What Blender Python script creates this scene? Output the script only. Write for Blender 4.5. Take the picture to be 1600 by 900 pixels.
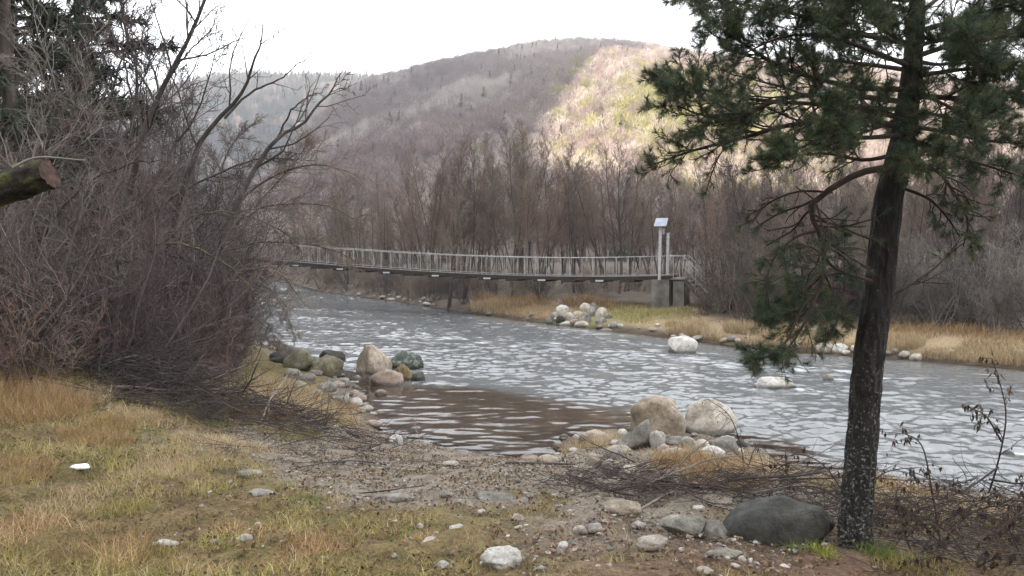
import bpy, math, random
import numpy as np
from mathutils import Vector

R = math.radians
S = bpy.context.scene
COL = S.collection
for o in list(bpy.data.objects):
    bpy.data.objects.remove(o)

# ------------------------------------------------------------------ camera
F = 1232.0                    # focal length in photograph pixels (1600 x 900)
CAMZ = 3.0                    # eye above the water level (z = 0)
PITCH = math.atan(60.0 / F)
cam = bpy.data.cameras.new('camera')
cam.sensor_width = 36.0
cam.lens = 36.0 * F / 1600.0
cam.clip_start = 0.05
cam.clip_end = 6000.0
cam_ob = bpy.data.objects.new('camera', cam)
cam_ob.location = (0, 0, CAMZ)
cam_ob.rotation_euler = (R(90) - PITCH, 0, 0)
COL.objects.link(cam_ob)
S.camera = cam_ob

# ------------------------------------------------------------------ world and sun
SUN_H = np.array([-0.349, -0.937])            # horizontal direction towards the sun: over the left shoulder
SUN_EL = R(11)
w = bpy.data.worlds.new('World')
S.world = w
w.use_nodes = True
nt = w.node_tree
nt.nodes.clear()
wo = nt.nodes.new('ShaderNodeOutputWorld')
bg = nt.nodes.new('ShaderNodeBackground')
sky = nt.nodes.new('ShaderNodeTexSky')
sky.sky_type = 'NISHITA'
sky.sun_disc = False
sky.sun_elevation = SUN_EL
sky.sun_rotation = math.atan2(SUN_H[0], SUN_H[1])
sky.altitude = 900
sky.dust_density = 3.0
sky.air_density = 1.0
# thin bright cloud cover spread over the whole sky
tc = nt.nodes.new('ShaderNodeTexCoord')
mp = nt.nodes.new('ShaderNodeMapping')
mp.inputs['Scale'].default_value = (1, 1, 2.5)
no = nt.nodes.new('ShaderNodeTexNoise')
no.inputs['Scale'].default_value = 1.6
no.inputs['Detail'].default_value = 5
cr = nt.nodes.new('ShaderNodeMapRange')
cr.inputs['From Min'].default_value = 0.3
cr.inputs['From Max'].default_value = 0.75
cr.inputs['To Min'].default_value = 0.72
cr.inputs['To Max'].default_value = 0.95
mx = nt.nodes.new('ShaderNodeMixRGB')
mx.inputs['Color2'].default_value = (5.35, 5.45, 5.65, 1)
nt.links.new(tc.outputs['Generated'], mp.inputs['Vector'])
nt.links.new(mp.outputs['Vector'], no.inputs['Vector'])
nt.links.new(no.outputs['Fac'], cr.inputs['Value'])
nt.links.new(cr.outputs['Result'], mx.inputs['Fac'])
nt.links.new(sky.outputs['Color'], mx.inputs['Color1'])
nt.links.new(mx.outputs['Color'], bg.inputs['Color'])
bg.inputs['Strength'].default_value = 0.12
nt.links.new(bg.outputs['Background'], wo.inputs['Surface'])

sl = bpy.data.lights.new('sun', 'SUN')
sl.energy = 5.0
sl.angle = R(0.6)
sl.color = (1.0, 0.86, 0.68)
sun_ob = bpy.data.objects.new('sun', sl)
to_sun = Vector((SUN_H[0] * math.cos(SUN_EL), SUN_H[1] * math.cos(SUN_EL), math.sin(SUN_EL)))
sun_ob.rotation_euler = to_sun.to_track_quat('Z', 'Y').to_euler()
sun_ob.location = (-30, -30, 60)
COL.objects.link(sun_ob)

S.view_settings.view_transform = 'Standard'
S.view_settings.look = 'None'
S.view_settings.exposure = 2.48
S.view_settings.gamma = 1.0
S.view_settings.use_curve_mapping = False
S.cycles.use_denoising = True
S.cycles.use_adaptive_sampling = True
S.cycles.adaptive_threshold = 0.01
S.cycles.max_bounces = 6
S.cycles.diffuse_bounces = 2
S.cycles.glossy_bounces = 2
S.cycles.transparent_max_bounces = 12
S.cycles.volume_bounces = 0

# ------------------------------------------------------------------ numpy helpers
def hash3(ix, iy, iz, seed):
    h = (ix.astype(np.int64) * 374761393 + iy.astype(np.int64) * 668265263 + iz.astype(np.int64) * 2147483647 + seed * 144269504) & 0xFFFFFFFF
    h = ((h ^ (h >> 13)) * 1274126177) & 0xFFFFFFFF
    h = ((h ^ (h >> 15)) * 2246822519) & 0xFFFFFFFF
    return ((h ^ (h >> 16)) & 0xFFFFFF) / float(0xFFFFFF) * 2 - 1

def noise3(x, y, z, seed=0):
    x, y, z = np.broadcast_arrays(np.asarray(x, float), np.asarray(y, float), np.asarray(z, float))
    ix, iy, iz = np.floor(x), np.floor(y), np.floor(z)
    fx, fy, fz = x - ix, y - iy, z - iz
    u, v, t = fx * fx * (3 - 2 * fx), fy * fy * (3 - 2 * fy), fz * fz * (3 - 2 * fz)
    r = 0
    for dx in (0, 1):
        for dy in (0, 1):
            for dz in (0, 1):
                r = r + hash3(ix + dx, iy + dy, iz + dz, seed) * (u if dx else 1 - u) * (v if dy else 1 - v) * (t if dz else 1 - t)
    return r

def noise2(x, y, seed=0):
    x, y = np.broadcast_arrays(np.asarray(x, float), np.asarray(y, float))
    ix, iy = np.floor(x), np.floor(y)
    fx, fy = x - ix, y - iy
    u, v = fx * fx * (3 - 2 * fx), fy * fy * (3 - 2 * fy)
    z = np.zeros_like(ix)
    a = hash3(ix, iy, z, seed); b = hash3(ix + 1, iy, z, seed)
    c = hash3(ix, iy + 1, z, seed); d = hash3(ix + 1, iy + 1, z, seed)
    return (a * (1 - u) + b * u) * (1 - v) + (c * (1 - u) + d * u) * v

def fbm2(x, y, octaves=4, seed=0, gain=0.5):
    r, a = 0, 1.0
    for i in range(octaves):
        r = r + a * noise2(x * 2 ** i + 17.3 * i, y * 2 ** i - 9.1 * i, seed + i)
        a *= gain
    return r

def sstep(a, b, x):
    t = np.clip((x - a) / (b - a), 0, 1)
    return t * t * (3 - 2 * t)

def norm(v):
    return v / np.maximum(np.linalg.norm(v, axis=-1, keepdims=True), 1e-9)

# ------------------------------------------------------------------ mesh helpers
def mesh_np(name, V, quads=None, tris=None, col=None, smooth=True, attrs=None):
    me = bpy.data.meshes.new(name)
    V = np.ascontiguousarray(V, dtype=np.float32).reshape(-1, 3)
    q = np.zeros((0, 4), np.int32) if quads is None or len(quads) == 0 else np.asarray(quads, np.int32).reshape(-1, 4)
    t = np.zeros((0, 3), np.int32) if tris is None or len(tris) == 0 else np.asarray(tris, np.int32).reshape(-1, 3)
    me.vertices.add(len(V))
    me.vertices.foreach_set('co', V.ravel())
    loops = np.concatenate([q.ravel(), t.ravel()]).astype(np.int32)
    me.loops.add(len(loops))
    me.loops.foreach_set('vertex_index', loops)
    me.polygons.add(len(q) + len(t))
    st = np.concatenate([np.arange(len(q)) * 4, len(q) * 4 + np.arange(len(t)) * 3]).astype(np.int32)
    me.polygons.foreach_set('loop_start', st)
    me.polygons.foreach_set('use_smooth', np.full(len(q) + len(t), smooth))
    if col is not None:
        ca = me.color_attributes.new('col', 'FLOAT_COLOR', 'POINT')
        c4 = np.ones((len(V), 4), np.float32)
        c4[:, :3] = col
        ca.data.foreach_set('color', c4.ravel())
    for k, a in (attrs or {}).items():
        at = me.attributes.new(k, 'FLOAT', 'POINT')
        at.data.foreach_set('value', np.ascontiguousarray(a, dtype=np.float32))
    me.update(calc_edges=True)
    return me

class MB:
    """collects vertices, quads and triangles for one mesh"""
    def __init__(self):
        self.v, self.q, self.t, self.c, self.n = [], [], [], [], 0
    def add(self, V, q=None, t=None, col=None):
        V = np.asarray(V, float).reshape(-1, 3)
        if q is not None and len(q): self.q.append(np.asarray(q).reshape(-1, 4) + self.n)
        if t is not None and len(t): self.t.append(np.asarray(t).reshape(-1, 3) + self.n)
        self.v.append(V)
        if col is not None: self.c.append(np.broadcast_to(np.asarray(col, float), (len(V), 3)))
        self.n += len(V)
        return self
    def box(self, c, s, rz=0.0, ax=None):
        c = np.asarray(c, float); s = np.asarray(s, float) / 2
        k = np.array([[x, y, z] for x in (-1, 1) for y in (-1, 1) for z in (-1, 1)], float) * s
        if ax is not None:
            k = k @ np.asarray(ax, float)
        elif rz:
            ca, sa = math.cos(rz), math.sin(rz)
            k = k @ np.array([[ca, sa, 0], [-sa, ca, 0], [0, 0, 1]])
        self.add(k + c, [[0, 1, 3, 2], [4, 6, 7, 5], [0, 4, 5, 1], [2, 3, 7, 6], [0, 2, 6, 4], [1, 5, 7, 3]])
        return self
    def tubes(self, pts, rad, sides=5, col=None, cap=False):
        V, q = tubes(pts, rad, sides)
        self.add(V, q, None, col)
        return self
    def mesh(self, name, smooth=True):
        V = np.concatenate(self.v) if self.v else np.zeros((0, 3))
        return mesh_np(name, V, np.concatenate(self.q) if self.q else None, np.concatenate(self.t) if self.t else None,
                       np.concatenate(self.c) if self.c else None, smooth)
    def build(self, name, mat, parent=None, smooth=True):
        return obj(name, self.mesh(name, smooth), mat, parent)

def tubes(pts, rad, sides):
    pts = np.asarray(pts, float); rad = np.asarray(rad, float)
    if pts.ndim == 2: pts, rad = pts[None], rad[None]
    B, N, _ = pts.shape
    T = norm(np.gradient(pts, axis=1))
    ref = np.zeros((B, 1, 3))
    m = T.mean(1)
    k = np.argmin(np.abs(m), axis=1)
    ref[np.arange(B), 0, k] = 1
    a = norm(np.cross(T, np.broadcast_to(ref, T.shape)))
    b = np.cross(T, a)
    th = np.arange(sides) * 2 * np.pi / sides
    V = pts[:, :, None] + rad[:, :, None, None] * (a[:, :, None] * np.cos(th)[None, None, :, None] + b[:, :, None] * np.sin(th)[None, None, :, None])
    i = np.arange(B)[:, None, None] * N * sides + np.arange(N - 1)[None, :, None] * sides
    j = np.arange(sides)[None, None, :]
    j2 = (j + 1) % sides
    q = np.stack([i + j, i + j2, i + sides + j2, i + sides + j], -1).reshape(-1, 4)
    return V.reshape(-1, 3), q

def obj(name, me, mat=None, parent=None):
    o = bpy.data.objects.new(name, me)
    COL.objects.link(o)
    if mat is not None and me is not None and not me.materials:
        me.materials.append(mat)
    if parent is not None:
        o.parent = parent
    return o

def tag(o, label=None, cat=None, group=None, kind=None):
    if label: o['label'] = label
    if cat: o['category'] = cat
    if group: o['group'] = group
    if kind: o['kind'] = kind
    return o

def thing(name, label, cat, loc=(0, 0, 0), rz=0.0, group=None):
    o = bpy.data.objects.new(name, None)
    o.empty_display_size = 0.2
    COL.objects.link(o)
    o.location = loc
    o.rotation_euler = (0, 0, rz)
    return tag(o, label, cat, group)

def copy_tree(o, parent=None):
    c = o.copy()
    COL.objects.link(c)
    if parent is not None:
        c.parent = parent
    for ch in KIDS.get(o.name, []):
        copy_tree(ch, c)
    return c
KIDS = {}

# ------------------------------------------------------------------ branch growing (vectorised, level by level)
def grow(rng, s, d, L, r0, N, wander=0.15, up=0.0, taper=0.3):
    B = len(s)
    pts = np.zeros((B, N, 3)); pts[:, 0] = s
    d = norm(np.asarray(d, float))
    st = (np.asarray(L) / (N - 1))[:, None]
    upv = np.array([0, 0, 1.0])
    for i in range(1, N):
        d = norm(d + wander * rng.normal(size=(B, 3)) + up * upv)
        pts[:, i] = pts[:, i - 1] + d * st
    rad = np.asarray(r0)[:, None] * np.linspace(1, taper, N)[None]
    return pts, rad

def spawn(rng, pts, rad, k, t0, t1, a0, a1, ls, rs, flat=0.0, minr=0.001):
    B, N, _ = pts.shape
    t = t0 + (t1 - t0) * (np.arange(k)[None] + rng.random((B, k))) / k
    f = t * (N - 1)
    i = np.clip(f.astype(int), 0, N - 2)
    fr = (f - i)[..., None]
    bi = np.arange(B)[:, None]
    p = pts[bi, i] * (1 - fr) + pts[bi, i + 1] * fr
    T = norm(pts[bi, i + 1] - pts[bi, i])
    rr = rad[bi, i] * (1 - fr[..., 0]) + rad[bi, i + 1] * fr[..., 0]
    rv = rng.normal(size=T.shape)
    rv[..., 2] *= (1 - flat)
    pv = norm(rv - (rv * T).sum(-1, keepdims=True) * T)
    a = a0 + (a1 - a0) * rng.random((B, k, 1))
    d = T * np.cos(a) + pv * np.sin(a)
    L0 = np.linalg.norm(np.diff(pts, axis=1), axis=-1).sum(1)[:, None]
    L = L0 * (ls[0] + (ls[1] - ls[0]) * rng.random((B, k))) * (1.15 - 0.7 * t)
    return p.reshape(-1, 3), d.reshape(-1, 3), L.ravel(), np.maximum(rr * rs, minr).ravel()

def resample(P, n):
    """smooth curve through the points P (k x 3), n points"""
    P = np.asarray(P, float)
    k = len(P)
    Q = np.vstack([2 * P[0] - P[1], P, 2 * P[-1] - P[-2]])
    out = []
    for u in np.linspace(0, k - 1 - 1e-6, n):
        i = int(u); f = u - i
        p0, p1, p2, p3 = Q[i], Q[i + 1], Q[i + 2], Q[i + 3]
        out.append(0.5 * ((2 * p1) + (p2 - p0) * f + (2 * p0 - 5 * p1 + 4 * p2 - p3) * f * f + (3 * p1 - p0 - 3 * p2 + p3) * f ** 3))
    return np.array(out)

# ------------------------------------------------------------------ materials
def new_mat(name):
    m = bpy.data.materials.new(name)
    m.use_nodes = True
    n = m.node_tree.nodes
    b = n['Principled BSDF']
    b.inputs['Specular IOR Level'].default_value = 0.25
    return m, m.node_tree, b

def node(t, kind, **kw):
    n = t.nodes.new(kind)
    for k, v in kw.items():
        if hasattr(n, k): setattr(n, k, v)
        else: n.inputs[k.replace('_', ' ')].default_value = v
    return n

def ramp(t, src, stops):
    r = t.nodes.new('ShaderNodeValToRGB')
    e = r.color_ramp.elements
    while len(e) < len(stops): e.new(0.5)
    for el, (p, c) in zip(e, stops):
        el.position = p
        el.color = (*c, 1)
    t.links.new(src, r.inputs['Fac'])
    return r.outputs['Color']

def coords(t, kind='Object', scale=None):
    c = t.nodes.new('ShaderNodeTexCoord')
    out = c.outputs[kind]
    if scale is not None:
        m = t.nodes.new('ShaderNodeMapping')
        m.inputs['Scale'].default_value = scale
        t.links.new(out, m.inputs['Vector'])
        out = m.outputs['Vector']
    return out

def tex_noise(t, vec, scale, detail=4, rough=0.55):
    n = t.nodes.new('ShaderNodeTexNoise')
    n.inputs['Scale'].default_value = scale
    n.inputs['Detail'].default_value = detail
    n.inputs['Roughness'].default_value = rough
    t.links.new(vec, n.inputs['Vector'])
    return n.outputs['Fac']

def mixc(t, fac, a, b, mode='MIX'):
    m = t.nodes.new('ShaderNodeMixRGB')
    m.blend_type = mode
    for inp, v in (('Fac', fac), ('Color1', a), ('Color2', b)):
        if isinstance(v, (int, float)): m.inputs[inp].default_value = v
        elif isinstance(v, tuple): m.inputs[inp].default_value = (*v, 1)
        else: t.links.new(v, m.inputs[inp])
    return m.outputs['Color']

def bump(t, b, h, strength=0.4, dist=0.02):
    n = t.nodes.new('ShaderNodeBump')
    n.inputs['Strength'].default_value = strength
    n.inputs['Distance'].default_value = dist
    t.links.new(h, n.inputs['Height'])
    t.links.new(n.outputs['Normal'], b.inputs['Normal'])

def noisy(name, stops, scale=4.0, rough=0.85, bs=0.4, bd=0.02, bscale=None, stretch=None, vary=0.0, detail=5):
    m, t, b = new_mat(name)
    vec = coords(t, 'Object', stretch)
    c = ramp(t, tex_noise(t, vec, scale, detail), stops)
    if vary:
        oi = t.nodes.new('ShaderNodeObjectInfo')
        mr = node(t, 'ShaderNodeMapRange')
        mr.inputs['To Min'].default_value = 1 - vary
        mr.inputs['To Max'].default_value = 1 + vary
        t.links.new(oi.outputs['Random'], mr.inputs['Value'])
        c = mixc(t, 1.0, c, mr.outputs['Result'], 'MULTIPLY')
    t.links.new(c, b.inputs['Base Color'])
    b.inputs['Roughness'].default_value = rough
    if bs: bump(t, b, tex_noise(t, vec, bscale or scale * 3, 6, 0.65), bs, bd)
    return m

def colattr(name, rough=0.8, trans=0.0, var_scale=None):
    m, t, b = new_mat(name)
    a = t.nodes.new('ShaderNodeAttribute')
    a.attribute_name = 'col'
    t.links.new(a.outputs['Color'], b.inputs['Base Color'])
    b.inputs['Roughness'].default_value = rough
    b.inputs['Specular IOR Level'].default_value = 0.12
    if trans:
        tr = t.nodes.new('ShaderNodeBsdfTranslucent')
        t.links.new(a.outputs['Color'], tr.inputs['Color'])
        mxs = t.nodes.new('ShaderNodeMixShader')
        mxs.inputs['Fac'].default_value = trans
        t.links.new(b.outputs['BSDF'], mxs.inputs[1])
        t.links.new(tr.outputs['BSDF'], mxs.inputs[2])
        t.links.new(mxs.outputs['Shader'], t.nodes['Material Output'].inputs['Surface'])
    return m

# ------------------------------------------------------------------ terrain
def pa(px):
    return (px - 800.0) / F

NEAR = np.array([(-60, 190), (-34, 105), (-23, 62), (-15.2, 41), (-11.0, 31), (-7.7, 24.5), (-5.2, 20.0), (-3.6, 17.6), (-2.75, 14.8), (-2.1, 12.7), (-0.95, 11.7), (0.1, 11.0),
                 (0.62, 11.25), (0.85, 12.3), (1.5, 13.0), (2.2, 12.7), (3.0, 12.6), (3.7, 12.0), (3.9, 10.9), (4.5, 10.1), (5.9, 9.0), (8.5, 7.4), (14, 5), (30, -2), (60, -20),
                 (60, -900), (-900, -900), (-900, 190)], float)
FARS = np.array([(-55, 190), (-30, 97), (-21.0, 74), (-13.9, 57), (-6.7, 46), (-1.8, 37), (0.6, 33.4), (2.5, 30.8), (5.2, 27.2), (7.4, 23.9), (10.5, 21.6), (12.8, 19.8), (17, 17), (30, 11), (70, -3), (900, -60),
                 (900, 1500), (-55, 1500)], float)

def poly_sd(x, y, P):
    x = np.asarray(x, float); y = np.asarray(y, float)
    d = np.full(x.shape, 1e9); ins = np.zeros(x.shape, bool)
    for a, b in zip(P, np.roll(P, -1, 0)):
        e = b - a
        t = np.clip(((x - a[0]) * e[0] + (y - a[1]) * e[1]) / (e @ e), 0, 1)
        d = np.minimum(d, np.hypot(x - a[0] - t * e[0], y - a[1] - t * e[1]))
        if a[1] != b[1]:
            c = ((a[1] > y) != (b[1] > y)) & (x < (b[0] - a[0]) * (y - a[1]) / (b[1] - a[1]) + a[0])
            ins ^= c
    return np.where(ins, d, -d)

HPX = np.array([-800, 200, 300, 400, 440, 470, 490, 540, 590, 640, 700, 780, 850, 950, 1000, 1050, 1100, 1200, 1400, 1600, 1900, 2600], float)
HPY = np.array([300, 330, 330, 320, 290, 250, 215, 165, 142, 134, 116, 96, 82, 78, 83, 96, 106, 119, 134, 148, 160, 220], float)
RPX = np.array([-800, 0, 200, 260, 330, 400, 450, 550, 620, 700, 900, 1200, 3000], float)
RPY = np.array([200, 190, 170, 150, 132, 126, 130, 130, 134, 150, 250, 380, 389], float)

def terrain(x, y):
    x = np.asarray(x, float); y = np.asarray(y, float)
    sn = poly_sd(x, y, NEAR); sf = poly_sd(x, y, FARS)
    big = fbm2(x * 0.35, y * 0.35, 3, 5)
    fine = fbm2(x * 1.7, y * 1.7, 4, 11)
    near = 1.42 * (1 - np.exp(-np.maximum(sn, 0) / 4.4)) + 0.05 * big * sstep(0.2, 3, sn) + 0.035 * fine * sstep(0, 1, sn)
    near = near + 0.42 * np.exp(-(((x + 6.3) / 2.8) ** 2 + ((y - 9.2) / 3.2) ** 2)) + 0.25 * sstep(3, 12, -x - 0.2 * y) * sstep(0, 3, sn)
    near = near + 3.0 * sstep(12, 60, -x - 8 - 0.3 * y) * sstep(4, 20, sn)
    # low spit of stones: keeps close to the water
    near = np.minimum(near, np.where((y > 10.2) & (x > 0.3) & (x < 4.3), 0.10 + 0.22 * np.maximum(11.6 - y, 0) + 0.03 * fine, 99))
    far = 0.82 * (1 - np.exp(-np.maximum(sf, 0) / 2.6)) + 0.06 * big * sstep(0.3, 3, sf) + 0.04 * fine * sstep(0, 1.5, sf) + 0.012 * np.maximum(sf - 10, 0)
    bed = -0.55 * (1 - np.exp(np.minimum(np.maximum(sn, sf), 0) / 1.6)) + 0.04 * fine
    z = np.where(sn > 0, near, np.where(sf > 0, far, np.minimum(bed, 0.01 + 0.3 * np.maximum(np.maximum(sn, sf), -0.25))))
    # hills beyond the far bank
    yy = np.maximum(y, 1.0)
    px = np.clip(x / yy, -3, 3) * F + 800
    hz = (390 - np.interp(px, HPX, HPY)) / F * 520 + 3
    t = np.clip((y - 120) / 400, 0, 1)
    prof = np.where(y < 520, t ** 1.15 * (1.25 - 0.25 * t), 1 - 0.3 * np.clip((y - 520) / 400, 0, 1))
    spur = 0.0 * x
    gul = 9 * fbm2((x - 0.35 * y) / 70, y / 160, 3, 23) * np.clip(t * (1.35 - t) * 3, 0, 1)
    hill = hz * prof + (gul + spur) * sstep(0.1, 0.5, t) * (1 - 0.8 * sstep(0.8, 1.0, t))
    rz_ = (390 - np.interp(px, RPX, RPY)) / F * 930 + 3
    tr = np.clip((y - 560) / 370, 0, 1)
    ridge = rz_ * tr * (1.3 - 0.3 * tr) + 8 * fbm2(x / 90, y / 120, 3, 31) * tr * (1 - 0.8 * tr)
    back = np.maximum(hill, ridge)
    k = sstep(95, 170, y) * sstep(-0.75, -0.55, x / yy)
    z = np.where((y > 90), np.maximum(z, z * (1 - k) + back * k), z)
    return z

def ray(px, py):
    d = np.array([(px - 800) / F, 1.0, -(py - 450) / F])
    c, s = math.cos(PITCH), math.sin(PITCH)
    return np.array([d[0], d[1] * c + d[2] * s, -d[1] * s + d[2] * c])

def P(px, py, Y):
    d = ray(px, py)
    return np.array([0, 0, CAMZ]) + d * (Y / d[1])

def G(px, py, floor=-9.0):
    """where the sight line through a photograph pixel meets the ground (or the water level when floor = 0)"""
    d = ray(px, py)
    ys = np.exp(np.linspace(math.log(2.0), math.log(250), 900))
    p = np.array([0, 0, CAMZ])[None] + d[None] * (ys / d[1])[:, None]
    g = np.maximum(terrain(p[:, 0], p[:, 1]), floor)
    i = int(np.argmax(p[:, 2] < g))
    if i == 0: i = 1
    a = (p[i - 1, 2] - g[i - 1]); b = (g[i] - p[i, 2])
    f = a / (a + b + 1e-9)
    return p[i - 1] * (1 - f) + p[i] * f

def gz(x, y):
    return float(terrain(np.array([x]), np.array([y]))[0])

def lines(dense0, dense1, step, far0, far1, g):
    c = list(np.arange(dense0, dense1 + 1e-6, step))
    s, v = step, dense1
    while v < far1:
        s *= g; v += s; c.append(v)
    s, v = step, dense0
    while v > far0:
        s *= g; v -= s; c.insert(0, v)
    return np.array(c)

gxs = lines(-8.5, 7.5, 0.1, -900, 900, 1.05)
gys = lines(3.2, 14.2, 0.1, -560, 1040, 1.04)
X, Y = np.meshgrid(gxs, gys)
Z = terrain(X, Y)
Zr = Z + np.where((Y < 20) & (Y > 1) & (np.abs(X) < 14), 0.03 * fbm2(X * 3.6, Y * 3.6, 4, 41, 0.62), 0)
nx, ny = len(gxs), len(gys)
idx = np.arange(nx * ny).reshape(ny, nx)
gq = np.stack([idx[:-1, :-1], idx[:-1, 1:], idx[1:, 1:], idx[1:, :-1]], -1).reshape(-1, 4)

def blob(x, y, c, rx, ry, ang=0.0):
    ca, sa = math.cos(ang), math.sin(ang)
    dx, dy = x - c[0], y - c[1]
    return np.exp(-(((dx * ca + dy * sa) / rx) ** 2 + ((-dx * sa + dy * ca) / ry) ** 2))

def bare_mask(x, y):
    """trodden earth and gravel of the near bank"""
    n = 0.35 * fbm2(np.asarray(x) * 1.1, np.asarray(y) * 1.1, 4, 51)
    m = blob(x, y, (-1.2, 9.2), 2.0, 1.9) * 1.5 + blob(x, y, (0.6, 9.3), 2.4, 1.5) + blob(x, y, (1.2, 6.9), 1.7, 1.0) * 0.75 + blob(x, y, (-1.0, 11.3), 1.6, 0.9)
    m = m + blob(x, y, (1.9, 4.9), 1.5, 0.9) * 0.5 + blob(x, y, (0.9, 5.4), 1.7, 1.2) * 0.45 + blob(x, y, (-0.3, 7.4), 1.6, 1.0) * 0.95
    sn = poly_sd(np.asarray(x), np.asarray(y), NEAR)
    m = m + 1.2 * (1 - sstep(0.2, 0.9, sn))
    return np.clip(sstep(0.25, 0.75, m + n), 0, 1)

bare = bare_mask(X, Y).ravel()
sn_ = poly_sd(X, Y, NEAR).ravel(); sf_ = poly_sd(X, Y, FARS).ravel()
litter = np.clip(blob(X, Y, (2.0, 4.4), 1.6, 0.9) * 1.6 + blob(X, Y, (-3.0, 6.3), 0.9, 0.6) * 0.6, 0, 1).ravel()
farside = sstep(-0.4, 0.1, sf_)
green_far = (blob(X, Y, (5.0, 31.5), 2.6, 1.6) * 1.3).ravel()
tanfar = ((1 - sstep(1.2, 4.0, sf_)) * sstep(0.2, 1, sf_)) * sstep(-3, 1, X.ravel())
ground_me = mesh_np('ground', np.stack([X, Y, Zr], -1), gq, None, None, True,
                    {'bare': bare, 'litter': litter, 'farside': farside, 'greenfar': np.clip(green_far, 0, 1), 'tanfar': tanfar, 'hillfloor': sstep(100, 150, Y.ravel()),
                     'wet': np.clip(1 - sstep(0.0, 0.16, np.where(np.maximum(sn_, sf_) > -2, Z.ravel(), 1.0)), 0, 1)})
m, t, b = new_mat('ground')
vec = coords(t, 'Object')
def att(t, nm):
    a = t.nodes.new('ShaderNodeAttribute'); a.attribute_name = nm
    return a.outputs['Fac']
n1 = tex_noise(t, vec, 1.3, 6, 0.6); n2 = tex_noise(t, vec, 9, 8, 0.7); n3 = tex_noise(t, vec, 42, 6, 0.7)
grass = ramp(t, n1, [(0.30, (0.085, 0.08, 0.028)), (0.45, (0.135, 0.112, 0.042)), (0.58, (0.15, 0.112, 0.055)), (0.7, (0.085, 0.068, 0.044))])
grass = mixc(t, 0.75, grass, ramp(t, n2, [(0.32, (0.2, 0.19, 0.18)), (0.48, (0.75, 0.73, 0.68)), (0.62, (1.2, 1.1, 1.0)), (0.75, (1.7, 1.6, 1.4))]), 'MULTIPLY')
dirt = ramp(t, n2, [(0.28, (0.06, 0.048, 0.037)), (0.42, (0.135, 0.112, 0.087)), (0.6, (0.2, 0.17, 0.135)), (0.75, (0.28, 0.25, 0.21))])
lit = ramp(t, n2, [(0.3, (0.045, 0.028, 0.02)), (0.5, (0.11, 0.068, 0.043)), (0.7, (0.17, 0.115, 0.07))])
farc = ramp(t, n1, [(0.3, (0.045, 0.035, 0.028)), (0.55, (0.08, 0.062, 0.047)), (0.7, (0.11, 0.086, 0.06))])
tanc = ramp(t, n2, [(0.3, (0.2, 0.15, 0.09)), (0.6, (0.33, 0.25, 0.15))])
grf = ramp(t, n2, [(0.35, (0.1, 0.11, 0.035)), (0.65, (0.2, 0.19, 0.07))])
c = mixc(t, att(t, 'bare'), grass, dirt)
c = mixc(t, att(t, 'litter'), c, lit)
c = mixc(t, att(t, 'farside'), c, farc)
c = mixc(t, att(t, 'hillfloor'), c, ramp(t, tex_noise(t, vec, 0.05, 4, 0.6), [(0.35, (0.15, 0.125, 0.1)), (0.6, (0.24, 0.2, 0.155))]))
c = mixc(t, att(t, 'tanfar'), c, tanc)
c = mixc(t, att(t, 'greenfar'), c, grf)
c = mixc(t, att(t, 'wet'), c, mixc(t, 1.0, c, (0.5, 0.43, 0.36), 'MULTIPLY'))
c = mixc(t, 0.8, c, ramp(t, n3, [(0.3, (0.3, 0.29, 0.28)), (0.52, (1, 1, 1)), (0.72, (1.7, 1.65, 1.55))]), 'MULTIPLY')
t.links.new(c, b.inputs['Base Color'])
b.inputs['Roughness'].default_value = 0.92
bump(t, b, mixc(t, 0.5, n2, n3), 0.9, 0.05)
MAT_GROUND = m
tag(obj('ground', ground_me, m), 'grassy river bank, riverbed and wooded valley slopes', kind='structure')

# added unseen ridge behind the camera; its crest shapes the valley shade and sun patch
us = np.linspace(-600, 600, 130); vs = np.linspace(-1, 1, 25)
U_ = np.array([0.937, -0.349])
ch = np.interp(us, [-600, -450, -200, -117, -92, -74, -54, 0, 60, 300, 600], [300, 330, 338, 333, 308, 178, 140, 130, 134, 138, 138])
ch = ch + 6 * noise2(us / 25, us * 0, 3)
cx = SUN_H[0] * 420 + us * U_[0]; cy = SUN_H[1] * 420 + us * U_[1]
rv = []
for v in vs:
    off = v * (120 if v > 0 else 270)
    z = ch * (1 - np.abs(v)) ** 1.2 - 4
    rv.append(np.stack([cx + SUN_H[0] * off, cy + SUN_H[1] * off, z], -1))
rv = np.array(rv)
ii = np.arange(len(vs) * len(us)).reshape(len(vs), len(us))
rq = np.stack([ii[:-1, :-1], ii[:-1, 1:], ii[1:, 1:], ii[1:, :-1]], -1).reshape(-1, 4)
MAT_SLOPE = noisy('shade_ridge_slope', [(0.3, (0.06, 0.05, 0.042)), (0.6, (0.11, 0.09, 0.075)), (0.75, (0.07, 0.075, 0.04))], 0.05, 0.95, 0.6, 2.0)
tag(obj('shade_ridge', mesh_np('shade_ridge', rv, rq), MAT_SLOPE), 'unseen ridge added to shade the valley, with a saddle letting the sun through', kind='structure')

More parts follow.
